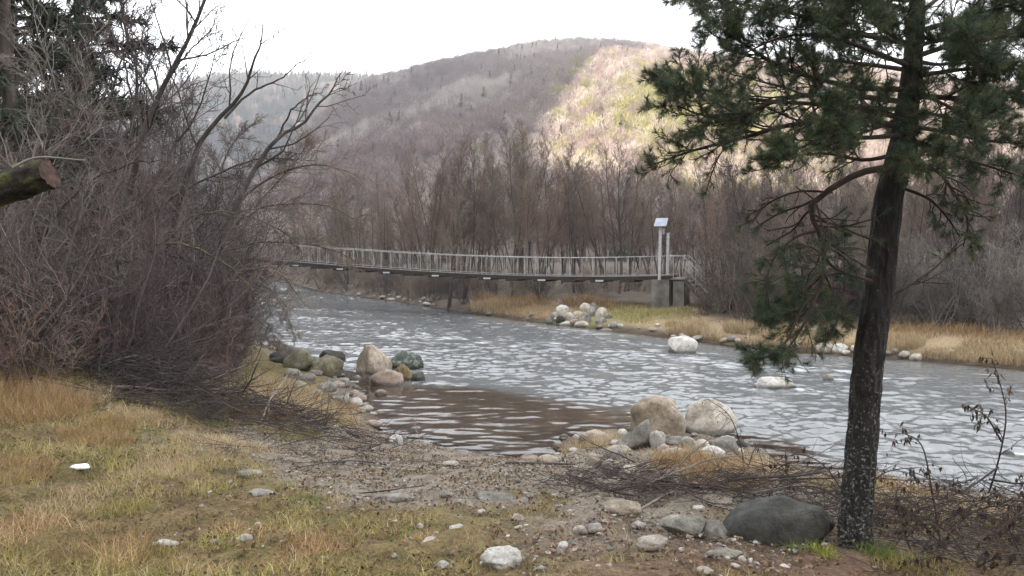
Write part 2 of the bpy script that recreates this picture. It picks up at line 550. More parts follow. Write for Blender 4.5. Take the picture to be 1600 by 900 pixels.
# ------------------------------------------------------------------ river
th = np.concatenate([np.linspace(-0.92, -0.5, 60)[:-1], np.linspace(-0.5, 0.66, 680), np.linspace(0.66, 0.95, 50)[1:]])
rr = [7.2]
while rr[-1] < 190: rr.append(rr[-1] * (1.0042 if rr[-1] < 42 else 1.012))
rr = np.array(rr)
TH, RR = np.meshgrid(th, rr)
WX, WY = RR * np.sin(TH), RR * np.cos(TH)
WX = WX.ravel(); WY = WY.ravel()
keep = terrain(WX, WY) < 0.12
sn = poly_sd(WX, WY, NEAR); sf = poly_sd(WX, WY, FARS)
calm = np.clip(blob(WX, WY, (-0.5, 13.4), 2.9, 2.3, 0.0) * 1.5 + blob(WX, WY, (-1.9, 15.6), 1.6, 1.9) + 0.9 * (1 - sstep(0.2, 1.1, -sn)) + 0.6 * (1 - sstep(0.1, 0.8, -sf)), 0, 1)
calm = sstep(0.2, 0.8, calm + 0.15 * noise2(WX * 0.8, WY * 0.8, 8))
fl = np.array([0.80, -0.60])
a_ = WX * fl[0] + WY * fl[1]; c_ = -WX * fl[1] + WY * fl[0]
warp = 0.5 * fbm2(a_ * 0.5, c_ * 0.5, 2, 61)
def rid(v): return 1 - 2 * np.abs(v)
riff = 0.010 * noise2(a_ * 1.2 + warp, c_ * 1.0, 62) + 0.0115 * noise2(WX * 2.3 + warp, WY * 4.2 + 1.2 * warp, 63) + 0.010 * noise2(WX * 4.4 + warp, WY * 7.2, 64) + 0.006 * noise2(WX * 8.5, WY * 12, 65) + 0.0032 * noise2(WX * 15, WY * 21, 69) * (1 - sstep(18, 28, WY))
patch = np.clip(0.85 + 0.75 * noise2(a_ * 0.16 + warp * 0.4, c_ * 0.75, 66) + 0.45 * noise2(a_ * 0.3, c_ * 1.7, 67), 0.18, 1.6)
lap = 0.008 * noise2(WX * 1.3 + 0.8 * noise2(WX * .9, WY * .9, 3), WY * 3.4, 67) + 0.007 * noise2(WX * 2.6, WY * 6.5 + 1.5 * noise2(WX, WY, 6), 68) + 0.004 * noise2(WX * 5, WY * 13, 69)
WZ = 1.4 * riff * patch * (1 - calm) + 0.58 * lap * calm
foam = np.clip((rid(noise2(a_ * 0.8 + warp, c_ * 3.0, 71)) * 0.5 + noise2(a_ * 3.0, c_ * 8.0, 72) * 0.8 + noise2(a_ * 0.16, c_ * 0.4, 73) * 0.6) - 0.7, 0, 1) * (1 - calm) * sstep(0.3, 1.5, np.minimum(-sn, -sf))
for px_, py_, r_ in ((1070, 551, 1.1), (1216, 607, 1.0), (1296, 594, 0.5), (1116, 676, 0.5), (1030, 680, 0.4), (1578, 711, 0.4)):
    d_ = (CAMZ * F) / (py_ - 390.0); q_ = ((px_ - 800) / F * d_, d_ + 0.1)
    for s_ in (0.25, 0.6, 1.0):
        foam = foam + 0.55 * blob(WX, WY, (q_[0] + fl[0] * r_ * s_ * 0.9, q_[1] + fl[1] * r_ * s_ * 0.7), 0.3 * r_, 0.16 * r_, -0.64) * np.clip(0.5 + 1.3 * noise2(a_ * 7, c_ * 9, 75), 0, 1.3)
foam = np.clip(foam, 0, 1)
depth = np.clip(-terrain(WX, WY), 0, 1)
iw = np.arange(len(WX)).reshape(len(rr), len(th))
wq = np.stack([iw[:-1, :-1], iw[:-1, 1:], iw[1:, 1:], iw[1:, :-1]], -1).reshape(-1, 4)
wq = wq[keep[wq].any(1)]
used = np.unique(wq); remap = np.zeros(len(WX), int); remap[used] = np.arange(len(used))
river_me = mesh_np('river', np.stack([WX, WY, WZ], -1)[used], remap[wq], None, None, True, {'calm': calm[used], 'foam': foam[used], 'depth': depth[used]})
m, t, b = new_mat('river_water')
vec = coords(t, 'Object')
out = t.nodes['Material Output']
bn = node(t, 'ShaderNodeBump'); bn.inputs['Distance'].default_value = 0.05
mrs = node(t, 'ShaderNodeMapRange'); t.links.new(att(t, 'calm'), mrs.inputs['Value'])
mrs.inputs['To Min'].default_value = 0.1; mrs.inputs['To Max'].default_value = 0.03
t.links.new(mrs.outputs['Result'], bn.inputs['Strength'])
t.links.new(tex_noise(t, vec, 6, 2, 0.5), bn.inputs['Height'])
fr = node(t, 'ShaderNodeFresnel'); fr.inputs['IOR'].default_value = 1.333
t.links.new(bn.outputs['Normal'], fr.inputs['Normal'])
gl = node(t, 'ShaderNodeBsdfGlossy')
mrg = node(t, 'ShaderNodeMapRange'); t.links.new(att(t, 'calm'), mrg.inputs['Value'])
mrg.inputs['To Min'].default_value = 0.12; mrg.inputs['To Max'].default_value = 0.05
t.links.new(mrg.outputs['Result'], gl.inputs['Roughness'])
t.links.new(bn.outputs['Normal'], gl.inputs['Normal'])
df = node(t, 'ShaderNodeBsdfDiffuse')
dc = mixc(t, att(t, 'calm'), (0.135, 0.144, 0.147), (0.06, 0.046, 0.034))
t.links.new(dc, df.inputs['Color'])
trn = node(t, 'ShaderNodeBsdfTransparent'); trn.inputs['Color'].default_value = (0.75, 0.6, 0.47, 1)
m1 = node(t, 'ShaderNodeMixShader')
mrd = node(t, 'ShaderNodeMapRange'); mrd.inputs['From Max'].default_value = 0.22
mrd.inputs['To Min'].default_value = 0.12; mrd.inputs['To Max'].default_value = 0.9
t.links.new(att(t, 'depth'), mrd.inputs['Value']); t.links.new(mrd.outputs['Result'], m1.inputs['Fac'])
t.links.new(trn.outputs['BSDF'], m1.inputs[1]); t.links.new(df.outputs['BSDF'], m1.inputs[2])
m2 = node(t, 'ShaderNodeMixShader')
t.links.new(fr.outputs['Fac'], m2.inputs['Fac']); t.links.new(m1.outputs['Shader'], m2.inputs[1]); t.links.new(gl.outputs['BSDF'], m2.inputs[2])
fo = node(t, 'ShaderNodeBsdfDiffuse'); fo.inputs['Color'].default_value = (0.62, 0.64, 0.66, 1)
m3 = node(t, 'ShaderNodeMixShader')
fm = node(t, 'ShaderNodeMath', operation='MULTIPLY'); fm.inputs[1].default_value = 0.75
t.links.new(att(t, 'foam'), fm.inputs[0])
t.links.new(fm.outputs['Value'], m3.inputs['Fac']); t.links.new(m2.outputs['Shader'], m3.inputs[1]); t.links.new(fo.outputs['BSDF'], m3.inputs[2])
t.links.new(m3.outputs['Shader'], out.inputs['Surface'])
tag(obj('river', river_me, m), 'shallow rippled river with a calm brown bay', kind='structure')

# ------------------------------------------------------------------ wooded hillside (one far-off mass): instanced small trees
MAT_FARBARE = noisy('far_bare_twigs', [(0.3, (0.125, 0.092, 0.092)), (0.7, (0.2, 0.155, 0.15))], 0.3, 0.9, 0, vary=0.35)
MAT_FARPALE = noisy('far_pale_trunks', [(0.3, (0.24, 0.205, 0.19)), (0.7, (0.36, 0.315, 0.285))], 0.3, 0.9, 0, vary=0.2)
MAT_FARGREEN = noisy('far_green_needles', [(0.3, (0.12, 0.125, 0.04)), (0.7, (0.21, 0.2, 0.075))], 0.3, 0.9, 0, vary=0.3)
MAT_FARDARK = noisy('far_dark_needles', [(0.3, (0.025, 0.045, 0.03)), (0.7, (0.05, 0.075, 0.045))], 0.3, 0.9, 0, vary=0.3)

def far_bare(seed, pale):
    rng = np.random.default_rng(seed)
    mb = MB()
    p, r = grow(rng, np.zeros((1, 3)), np.array([[0, 0, 1.0]]), [8.0], [0.12 if not pale else 0.16], 6, 0.06, 0, 0.25)
    mb.tubes(p, r, 4)
    s, d, L, r0 = spawn(rng, p, r, 14, 0.35, 0.98, 0.5, 1.0, (0.28, 0.42), 0.55, 0, 0.045)
    p1, r1 = grow(rng, s, d, L, r0, 4, 0.12, 0.08, 0.4)
    mb.tubes(p1, r1, 3)
    # rounded crown of fine twigs
    n = 300 if pale < 2 else 420
    u = norm(rng.normal(size=(n, 3))) * rng.random((n, 1)) ** 0.45
    rx = 2.3 + 0.5 * rng.random(); c = np.array([0, 0, 5.4])
    lob = 1 + 0.25 * noise3(u[:, 0] * 1.5 + seed, u[:, 1] * 1.5, u[:, 2] * 1.5, seed)
    s = c + u * np.array([rx, rx, 3.1]) * lob[:, None]
    d = norm(u + np.array([0, 0, 0.7]) + 0.5 * rng.normal(size=(n, 3)))
    L = 0.5 + 0.8 * rng.random(n)
    e = s + d * L[:, None]
    sd = norm(np.cross(d, rng.normal(size=(n, 3)))) * (0.055 if pale < 2 else 0.085)
    V = np.stack([s - sd, s + sd, e], 1).reshape(-1, 3)
    mb.add(V, None, np.arange(n * 3).reshape(-1, 3))
    return mb.mesh('far_tree', False)

def far_conifer(seed):
    rng = np.random.default_rng(seed)
    mb = MB()
    mb.tubes(np.array([[0, 0, 0], [0, 0, 5.0], [0, 0, 10.0]]), np.array([0.15, 0.1, 0.02]), 4)
    n = 210
    z = 1.0 + 9 * rng.random(n) ** 1.2
    a = rng.random(n) * 6.283
    L = (10.3 - z) * 0.27 * (0.6 + 0.5 * rng.random(n)) + 0.2
    s = np.stack([0 * z, 0 * z, z], -1)
    e = s + np.stack([np.cos(a) * L, np.sin(a) * L, -0.25 * L], -1)
    sd = np.stack([-np.sin(a), np.cos(a), 0 * a], -1) * (0.18 + 0.1 * L)[:, None]
    V = np.stack([s, e - sd, e + sd + np.array([0, 0, 0.15])], 1).reshape(-1, 3)
    mb.add(V, None, np.arange(n * 3).reshape(-1, 3))
    return mb.mesh('far_conifer', False)

def scatter_group(protos):
    c = bpy.data.collections.new('far_tree_sources')
    for o in protos: c.objects.link(o)
    g = bpy.data.node_groups.new('scatter', 'GeometryNodeTree')
    g.interface.new_socket('Geometry', in_out='INPUT', socket_type='NodeSocketGeometry')
    g.interface.new_socket('Geometry', in_out='OUTPUT', socket_type='NodeSocketGeometry')
    gi = g.nodes.new('NodeGroupInput'); go = g.nodes.new('NodeGroupOutput')
    iop = g.nodes.new('GeometryNodeInstanceOnPoints')
    ci = g.nodes.new('GeometryNodeCollectionInfo')
    ci.inputs['Collection'].default_value = c
    ci.inputs['Separate Children'].default_value = True
    ci.inputs['Reset Children'].default_value = True
    def na(nm, ty):
        n = g.nodes.new('GeometryNodeInputNamedAttribute'); n.data_type = ty
        n.inputs['Name'].default_value = nm
        return n.outputs['Attribute']
    g.links.new(gi.outputs[0], iop.inputs['Points'])
    g.links.new(ci.outputs[0], iop.inputs['Instance'])
    iop.inputs['Pick Instance'].default_value = True
    g.links.new(na('pick', 'INT'), iop.inputs['Instance Index'])
    cb = g.nodes.new('ShaderNodeCombineXYZ')
    g.links.new(na('rot', 'FLOAT'), cb.inputs['Z'])
    g.links.new(cb.outputs[0], iop.inputs['Rotation'])
    g.links.new(na('scl', 'FLOAT'), iop.inputs['Scale'])
    g.links.new(iop.outputs[0], go.inputs[0])
    return g

def scatter(name, pts, rot, scl, pick, group, label):
    me = bpy.data.meshes.new(name)
    me.vertices.add(len(pts)); me.vertices.foreach_set('co', np.asarray(pts, np.float32).ravel())
    for k, ty, a in (('rot', 'FLOAT', rot), ('scl', 'FLOAT', scl), ('pick', 'INT', pick)):
        at = me.attributes.new(k, ty, 'POINT')
        at.data.foreach_set('value', np.ascontiguousarray(a, np.int32 if ty == 'INT' else np.float32))
    o = obj(name, me)
    md = o.modifiers.new('scatter', 'NODES'); md.node_group = group
    return tag(o, label, kind='stuff')

protos = []
for i, (fn, mt) in enumerate([(lambda: far_bare(1, 0), MAT_FARBARE), (lambda: far_bare(2, 0), MAT_FARBARE), (lambda: far_bare(3, 0), MAT_FARBARE),
                              (lambda: far_bare(4, 1), MAT_FARPALE), (lambda: far_bare(5, 1), MAT_FARPALE),
                              (lambda: far_bare(8, 2), MAT_FARGREEN), (lambda: far_conifer(7), MAT_FARDARK)]):
    me = fn(); me.materials.append(mt)
    protos.append(bpy.data.objects.new('far_tree_%d' % i, me))
GRP = scatter_group(protos)

rng = np.random.default_rng(77)
def hill_points(n, y0, y1, a0, a1):
    a = pa(a0) + (pa(a1) - pa(a0)) * rng.random(n)
    y = np.sqrt(y0 ** 2 + (y1 ** 2 - y0 ** 2) * rng.random(n))
    x = a * y
    return x, y, terrain(x, y)
x, y, z = hill_points(26000, 112, 545, 330, 1750)
px = x / y * F + 800
zone = fbm2((x - 0.3 * y) / 60, y / 60, 3, 91)
sunny = (0.586 * x - 0.81 * y > -312)
pick = rng.integers(0, 3, len(x))
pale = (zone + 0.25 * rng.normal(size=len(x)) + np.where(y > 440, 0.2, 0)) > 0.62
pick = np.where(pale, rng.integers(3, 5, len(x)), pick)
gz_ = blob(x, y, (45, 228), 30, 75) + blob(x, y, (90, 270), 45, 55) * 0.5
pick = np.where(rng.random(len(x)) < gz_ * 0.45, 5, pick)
pick = np.where((pick < 3) & (0.937 * x - 0.349 * y > -80) & (rng.random(len(x)) < 0.3), rng.integers(3, 5, len(x)), pick)  # extra pale trees inside the sunlit patch, its brightness put into their colour
pick = np.where(rng.random(len(x)) < 0.018 + 0.08 * (fbm2(x / 40, y / 40, 2, 95) > 0.75), 6, pick)
scl = (0.6 + 0.5 * rng.random(len(x))) * np.where(y < 180, 1.0, 1.0)
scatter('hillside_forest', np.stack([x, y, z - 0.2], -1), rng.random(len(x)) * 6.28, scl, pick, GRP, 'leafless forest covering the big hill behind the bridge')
x, y, z = hill_points(9000, 560, 960, 150, 720)
pick = np.where(rng.random(len(x)) < 0.8, 6, rng.integers(0, 3, len(x)))
scatter('ridge_forest', np.stack([x, y, z - 0.2], -1), rng.random(len(x)) * 6.28, 0.9 + 0.6 * rng.random(len(x)), pick, GRP, 'bluish conifer forest on the distant ridge')

# ------------------------------------------------------------------ air
hz = MB().box((0, 175, 190), (2000, 1900, 390))
m = bpy.data.materials.new('haze'); m.use_nodes = True
t = m.node_tree; t.nodes.clear()
ho = t.nodes.new('ShaderNodeOutputMaterial'); pv = t.nodes.new('ShaderNodeVolumePrincipled')
pv.inputs['Color'].default_value = (0.93, 0.94, 0.97, 1)
pv.inputs['Density'].default_value = 0.0005
pv.inputs['Anisotropy'].default_value = 0.2
t.links.new(pv.outputs['Volume'], ho.inputs['Volume'])
tag(hz.build('haze', m, smooth=False), 'thin pale valley haze', kind='stuff')

# ------------------------------------------------------------------ footbridge
M_STEEL = noisy('grey_painted_steel', [(0.35, (0.2, 0.2, 0.2)), (0.55, (0.34, 0.34, 0.335)), (0.68, (0.22, 0.17, 0.135))], 6, 0.55, 0.1, 0.003)
M_PALE = noisy('pale_painted_steel', [(0.35, (0.32, 0.32, 0.325)), (0.7, (0.42, 0.42, 0.425))], 6, 0.5, 0.1, 0.003)
M_WOOD = noisy('weathered_dark_planks', [(0.3, (0.015, 0.012, 0.01)), (0.7, (0.042, 0.034, 0.028))], 5, 0.9, 0.5, 0.01, stretch=(1, 6, 1))
M_CONC = noisy('weathered_concrete', [(0.3, (0.06, 0.055, 0.05)), (0.5, (0.12, 0.11, 0.1)), (0.75, (0.19, 0.175, 0.158))], 2.2, 0.92, 0.5, 0.02, 14)
M_PANEL = noisy('solar_panel_glass', [(0.4, (0.2, 0.22, 0.27)), (0.6, (0.24, 0.265, 0.32))], 3, 0.18, 0, vary=0)
M_TREAD = noisy('grey_weathered_treads', [(0.3, (0.1, 0.09, 0.08)), (0.7, (0.18, 0.165, 0.15))], 5, 0.9, 0.4, 0.01)

A0 = np.array([6.38, 33.2]); B0 = np.array([-14.6, 41.7])
BL = float(np.linalg.norm(B0 - A0)); BD = (B0 - A0) / BL; BN = np.array([-BD[1], BD[0]])
if BN[1] > 0: BN = -BN                                   # towards the camera
ZT = np.array([(0, 1.90), (1.2, 1.845), (3.0, 1.81), (5.5, 1.82), (9, 1.885), (13, 2.06), (18, 2.33), (24, 2.7)])
_pz = np.polyfit(ZT[:, 0], ZT[:, 1], 3)
def deckz(d): return float(np.polyval(_pz, d))
HW = 0.72
bridge = thing('footbridge', 'grey metal suspension footbridge with railings spanning the river to a concrete pier', 'footbridge', (A0[0], A0[1], gz(*A0)))
bo = np.array([A0[0], A0[1], gz(*A0)])
def bp(d, side, z):
    q = A0 + BD * d + BN * side
    return np.array([q[0], q[1], z]) - bo
AX = np.array([[BD[0], BD[1], 0], [BN[0], BN[1], 0], [0, 0, 1]])
def bbox(name, mat, c, s, parent=None):
    return MB().box(c, s, ax=AX).build(name, mat, parent or bridge, smooth=False)
# deck planks share one mesh
pl = MB().box((0, 0, 0), (0.2, 2 * HW, 0.045), ax=AX).mesh('deck_plank', False); pl.materials.append(M_WOOD)
nd = int((BL - 0.3) / 0.21)
for i in range(nd):
    d = -0.35 + i * 0.21
    o = obj('deck_plank', pl, None, bridge)
    o.location = bp(d, 0, deckz(d) - 0.02 + random.Random(i).uniform(-.006, .006))
ds = np.linspace(-0.45, BL, 60)
for sd in (-1, 1):                                       # bearing cables under the deck edges
    pts = np.array([bp(d, sd * 0.6, deckz(d) - 0.085) for d in ds])
    MB().tubes(pts, np.full(len(pts), 0.035), 6).build('bearing_cable', M_WOOD, bridge)
    pts = np.array([bp(d, sd * HW, deckz(d) + 0.045) for d in ds])
    MB().tubes(pts, np.full(len(pts), 0.012), 6).build('lower_rail', M_STEEL, bridge)
    pts = np.array([bp(d, sd * HW, deckz(d) + 0.84) for d in ds])
    MB().tubes(pts, np.full(len(pts), 0.018), 6).build('handrail', M_STEEL, bridge)
    post = MB().tubes(np.array([[0, 0, -0.03], [0, 0, 0.85]]), np.array([0.0115, 0.0115]), 6).mesh('railing_post'); post.materials.append(M_STEEL)
    k = 0; d = 0.28 if sd > 0 else 0.16
    while d < BL - 0.2:
        o = obj('railing_post', post, None, bridge)
        o.location = bp(d, sd * HW, deckz(d))
        o.rotation_euler = (random.Random(k + 7 * sd).uniform(-.03, .03), random.Random(k * 3 + sd).uniform(-.03, .03), 0)
        k += 1; d += 0.52
sb = MB().box((0, 0, 0), (1.02, 0.05, 0.15), ax=AX).mesh('edge_beam', False); sb.materials.append(M_WOOD)
for sd in (-1, 1):
    for i in range(int(BL)):
        o = obj('edge_beam', sb, None, bridge); o.location = bp(i + 0.1, sd * (HW + 0.03), deckz(i + 0.1) - 0.055)
        sl_ = math.atan(deckz(i + .6) - deckz(i - .4)); o.rotation_euler = Vector((0, 0, 1)).rotation_difference(Vector((-BD[0] * math.sin(sl_), -BD[1] * math.sin(sl_), math.cos(sl_)))).to_euler()
cb = MB().box((0, 0, 0), (0.62, 1.68, 0.10), ax=AX).mesh('cross_beam', False); cb.materials.append(M_WOOD)
bp_ = MB().box((0, 0, 0), (0.34, 0.03, 0.07), ax=AX).mesh('beam_end_plate', False); bp_.materials.append(M_PALE)
d, k = 1.35, 0
while d < BL - 0.5:
    o = obj('cross_beam', cb, None, bridge); o.location = bp(d, 0, deckz(d) - 0.165)
    if k % 2 == 1:
        e = obj('end_plate', bp_, None, o); off = BN * 0.857
        e.location = (off[0] - BD[0] * 0.1, off[1] - BD[1] * 0.1, 0.025)
    d += 1.3; k += 1
# pier, pylon posts, solar panel, steps
gp = gz(*A0)
MB().box(bp(-0.05, 0, (gp - 0.4 + deckz(0) - 0.13) / 2), (0.72, 1.85, deckz(0) - 0.13 - gp + 0.4), ax=AX).build('pier', M_CONC, bridge, False)
MB().box(bp(-0.77, 0, (gp - 0.4 + deckz(0) - 0.17) / 2), (0.45, 1.5, deckz(0) - 0.17 - gp + 0.4), ax=AX).build('stair_wall', M_CONC, bridge, False)
MB().box(bp(-0.72, 0, deckz(0) - 0.1), (0.58, 1.6, 0.07), ax=AX).build('landing_slab', M_CONC, bridge, False)
for sd, tl in ((1, 2.02), (-1, 1.82)):
    pst = MB().tubes(np.array([bp(0, sd * 0.84, deckz(0) - 0.15), bp(-0.02, sd * 0.84, deckz(0) + tl)]), np.array([0.062, 0.062]), 10).build('pylon_post', M_PALE, bridge)
    MB().box(bp(-0.02, sd * 0.84, deckz(0) + tl + 0.006), (0.15, 0.15, 0.012), ax=AX).build('cap', M_PALE, pst, False)
tilt = R(38)
pax = np.array([[BD[0], BD[1], 0], [BN[0] * math.cos(tilt), BN[1] * math.cos(tilt), -math.sin(tilt)], [BN[0] * math.sin(tilt), BN[1] * math.sin(tilt), math.cos(tilt)]])
pc = bp(-0.05, 0.86, deckz(0) + 2.22)
fr_ = MB().box(pc, (0.50, 0.56, 0.035), ax=pax).build('solar_panel', M_STEEL, bridge, False)
MB().box(pc + pax[2] * 0.021, (0.46, 0.52, 0.006), ax=pax).build('glass', M_PANEL, fr_, False)
MB().tubes(np.array([bp(-0.02, 0.84, deckz(0) + 2.0), bp(-0.03, 0.85, deckz(0) + 2.2)]), np.array([0.03, 0.03]), 6).build('bracket', M_STEEL, fr_)
MB().box(bp(-0.05, 0.74, deckz(0) + 1.86), (0.2, 0.16, 0.24), ax=AX).build('control_box', M_STEEL, bridge, False)
for i in range(7):
    MB().box(bp(-1.08 - i * 0.15, 0, deckz(0) - 0.2 - i * 0.165), (0.26, 1.45, 0.06), ax=AX).build('step', M_TREAD, bridge, False)
for sd in (-1, 1):
    MB().box(bp(-1.6, sd * 0.7, deckz(0) - 0.8), (1.75, 0.06, 0.14), ax=np.array([[AX[0][0] * .673, AX[0][1] * .673, 0.74], AX[1], [-AX[0][0] * .74, -AX[0][1] * .74, .673]])).build('stair_stringer', M_WOOD, bridge, False)
    top = bp(-0.95, sd * 0.735, deckz(0) + 0.84)
    MB().tubes(np.array([bp(-0.4, sd * 0.735, deckz(0) + 0.84), top, bp(-1.98, sd * 0.735, deckz(0) - 0.25)]), np.array([.018] * 3), 6).build('handrail', M_STEEL, bridge)
    MB().tubes(np.array([bp(-0.95, sd * 0.735, deckz(0) + 0.42), bp(-1.9, sd * 0.735, deckz(0) - 0.6)]), np.array([.014] * 2), 6).build('middle_rail', M_STEEL, bridge)
    for d_, z0, z1 in ((-0.55, -.1, .84), (-0.93, -.1, .84), (-1.45, -.66, .28), (-1.93, -1.15, -.2)):
        MB().tubes(np.array([bp(d_, sd * 0.735, deckz(0) + z0), bp(d_, sd * 0.735, deckz(0) + z1)]), np.array([.015] * 2), 6).build('railing_post', M_STEEL, bridge)

# ------------------------------------------------------------------ stones
def ico(sub):
    import bmesh
    bm = bmesh.new(); bmesh.ops.create_icosphere(bm, subdivisions=sub, radius=1.0)
    V = np.array([v.co[:] for v in bm.verts]); T = np.array([[v.index for v in f.verts] for f in bm.faces]); bm.free()
    return V, T
ICO = {2: ico(2), 3: ico(3), 4: ico(4)}
def rock_shape(seed, sub=4, ang=0.35, box=0.0, rough=0.05, peak=0.0):
    rng = np.random.default_rng(seed)
    V, T = ICO[sub]
    V = V.copy()
    if box:
        pw = 1 - 0.55 * box
        V = np.sign(V) * np.abs(V) ** pw
    # planar facets cut from the sphere
    for k in range(int(5 + 9 * ang)):
        n = norm(rng.normal(size=3)); h = 0.98 - ang * rng.random() * 0.75
        dd = V @ n - h
        V = V - np.where(dd > 0, dd, 0)[:, None] * n * 0.92
    if peak:
        V[:, 0] *= 1 - peak * np.clip((V[:, 2] + 0.4), 0, 1.3) * 0.55
        V[:, 1] *= 1 - peak * np.clip((V[:, 2] + 0.4), 0, 1.3) * 0.45
        V[:, 2] += peak * 0.25 * np.maximum(V[:, 2], 0)
    o = rng.random(3) * 50
    q = V * 1.3 + o
    d = 0.2 * noise3(q[:, 0], q[:, 1], q[:, 2], seed) + 0.05 * noise3(q[:, 0] * 2, q[:, 1] * 2, q[:, 2] * 2, seed + 5) + rough * noise3(q[:, 0] * 3.3, q[:, 1] * 3.3, q[:, 2] * 3.3, seed + 1) + rough * 0.4 * noise3(q[:, 0] * 9, q[:, 1] * 9, q[:, 2] * 9, seed + 2)
    V = V * (1 + d)[:, None]
    lo, hi = V.min(0), V.max(0)
    return (V - (lo + hi) / 2) / (hi - lo), T             # unit box, centred

def stone_mat(name, stops, lichen=None, spk=0.5, rough=0.85, top=None):
    m, t, b = new_mat(name)
    vec = coords(t, 'Object')
    wv = t.nodes.new('ShaderNodeNewGeometry').outputs['Position']
    c = ramp(t, tex_noise(t, wv, 4.0, 6, 0.62), stops)
    c = mixc(t, spk, c, ramp(t, tex_noise(t, wv, 70, 3, 0.6), [(0.35, (0.5, 0.5, 0.5)), (0.5, (1, 1, 1)), (0.7, (1.35, 1.35, 1.35))]), 'MULTIPLY')
    c = mixc(t, 0.85, c, ramp(t, tex_noise(t, wv, 13, 7, 0.72), [(0.3, (0.42, 0.4, 0.37)), (0.47, (0.85, 0.84, 0.82)), (0.62, (1.12, 1.12, 1.12))]), 'MULTIPLY')
    c = mixc(t, 0.8, c, ramp(t, tex_noise(t, wv, 1.7, 3, 0.6), [(0.36, (0.55, 0.52, 0.47)), (0.52, (1, 1, 1))]), 'MULTIPLY')
    if lichen:
        f = ramp(t, tex_noise(t, wv, 7.5, 5, 0.7), [(0.52, (0, 0, 0)), (0.62, (1, 1, 1))])
        c = mixc(t, f, c, lichen)
    vc = t.nodes.new('ShaderNodeTexVoronoi'); vc.feature = 'DISTANCE_TO_EDGE'; vc.inputs['Scale'].default_value = 3.3
    wp = t.nodes.new('ShaderNodeMixRGB'); wp.blend_type = 'ADD'; wp.inputs['Fac'].default_value = 0.16
    nv = t.nodes.new('ShaderNodeTexNoise'); nv.inputs['Scale'].default_value = 6; t.links.new(wv, nv.inputs['Vector'])
    t.links.new(wv, wp.inputs['Color1']); t.links.new(nv.outputs['Color'], wp.inputs['Color2']); t.links.new(wp.outputs['Color'], vc.inputs['Vector'])
    crk = ramp(t, vc.outputs['Distance'], [(0.0, (0.4, 0.38, 0.36)), (0.022, (1, 1, 1))])
    c = mixc(t, ramp(t, tex_noise(t, wv, 2.2, 2), [(0.5, (0, 0, 0)), (0.6, (0.8, 0.8, 0.8))]), c, mixc(t, 1.0, c, crk, 'MULTIPLY'))
    # dark wet band where the river laps at the foot (only below 7 cm over the water)
    sx = t.nodes.new('ShaderNodeSeparateXYZ'); t.links.new(wv, sx.inputs[0])
    mr = node(t, 'ShaderNodeMapRange'); mr.inputs['From Min'].default_value = 0.03; mr.inputs['From Max'].default_value = 0.10
    mr.inputs['To Min'].default_value = 0.42; mr.inputs['To Max'].default_value = 1.0
    t.links.new(sx.outputs['Z'], mr.inputs['Value'])
    c = mixc(t, 1.0, c, mr.outputs['Result'], 'MULTIPLY')
    t.links.new(c, b.inputs['Base Color'])
    b.inputs['Roughness'].default_value = rough
    bump(t, b, tex_noise(t, wv, 22, 9, 0.75), 0.9, 0.035)
    return m
SM = {
    'pale': stone_mat('pale_granite', [(0.3, (0.3, 0.27, 0.23)), (0.55, (0.43, 0.4, 0.35)), (0.72, (0.52, 0.49, 0.44))]),
    'white': stone_mat('whitish_granite', [(0.3, (0.36, 0.345, 0.32)), (0.55, (0.48, 0.465, 0.44)), (0.72, (0.56, 0.545, 0.515))]),
    'tan': stone_mat('tan_granite', [(0.3, (0.21, 0.175, 0.135)), (0.55, (0.35, 0.3, 0.24)), (0.72, (0.47, 0.42, 0.35))]),
    'pink': stone_mat('pinkish_granite', [(0.3, (0.22, 0.17, 0.14)), (0.55, (0.33, 0.265, 0.225)), (0.72, (0.43, 0.37, 0.33))]),
    'grey': stone_mat('grey_stone', [(0.3, (0.14, 0.135, 0.125)), (0.55, (0.23, 0.22, 0.2)), (0.72, (0.34, 0.33, 0.3))]),
    'dark': stone_mat('dark_grey_stone', [(0.3, (0.04, 0.041, 0.037)), (0.55, (0.066, 0.067, 0.06)), (0.72, (0.1, 0.1, 0.09))], spk=0.35),
    'olive': stone_mat('olive_algae_stone', [(0.3, (0.11, 0.1, 0.065)), (0.55, (0.19, 0.175, 0.12)), (0.72, (0.27, 0.25, 0.18))]),
    'green': stone_mat('greenish_stone', [(0.3, (0.05, 0.06, 0.052)), (0.55, (0.09, 0.105, 0.09)), (0.72, (0.16, 0.175, 0.15))], lichen=(0.26, 0.28, 0.24)),
    'moss': stone_mat('lichen_stone', [(0.3, (0.15, 0.145, 0.12)), (0.55, (0.24, 0.23, 0.2)), (0.72, (0.33, 0.32, 0.28))], lichen=(0.3, 0.32, 0.26)),
    'rust': stone_mat('mossy_brown_rock', [(0.3, (0.1, 0.07, 0.035)), (0.55, (0.22, 0.17, 0.09)), (0.72, (0.33, 0.28, 0.16))]),
}
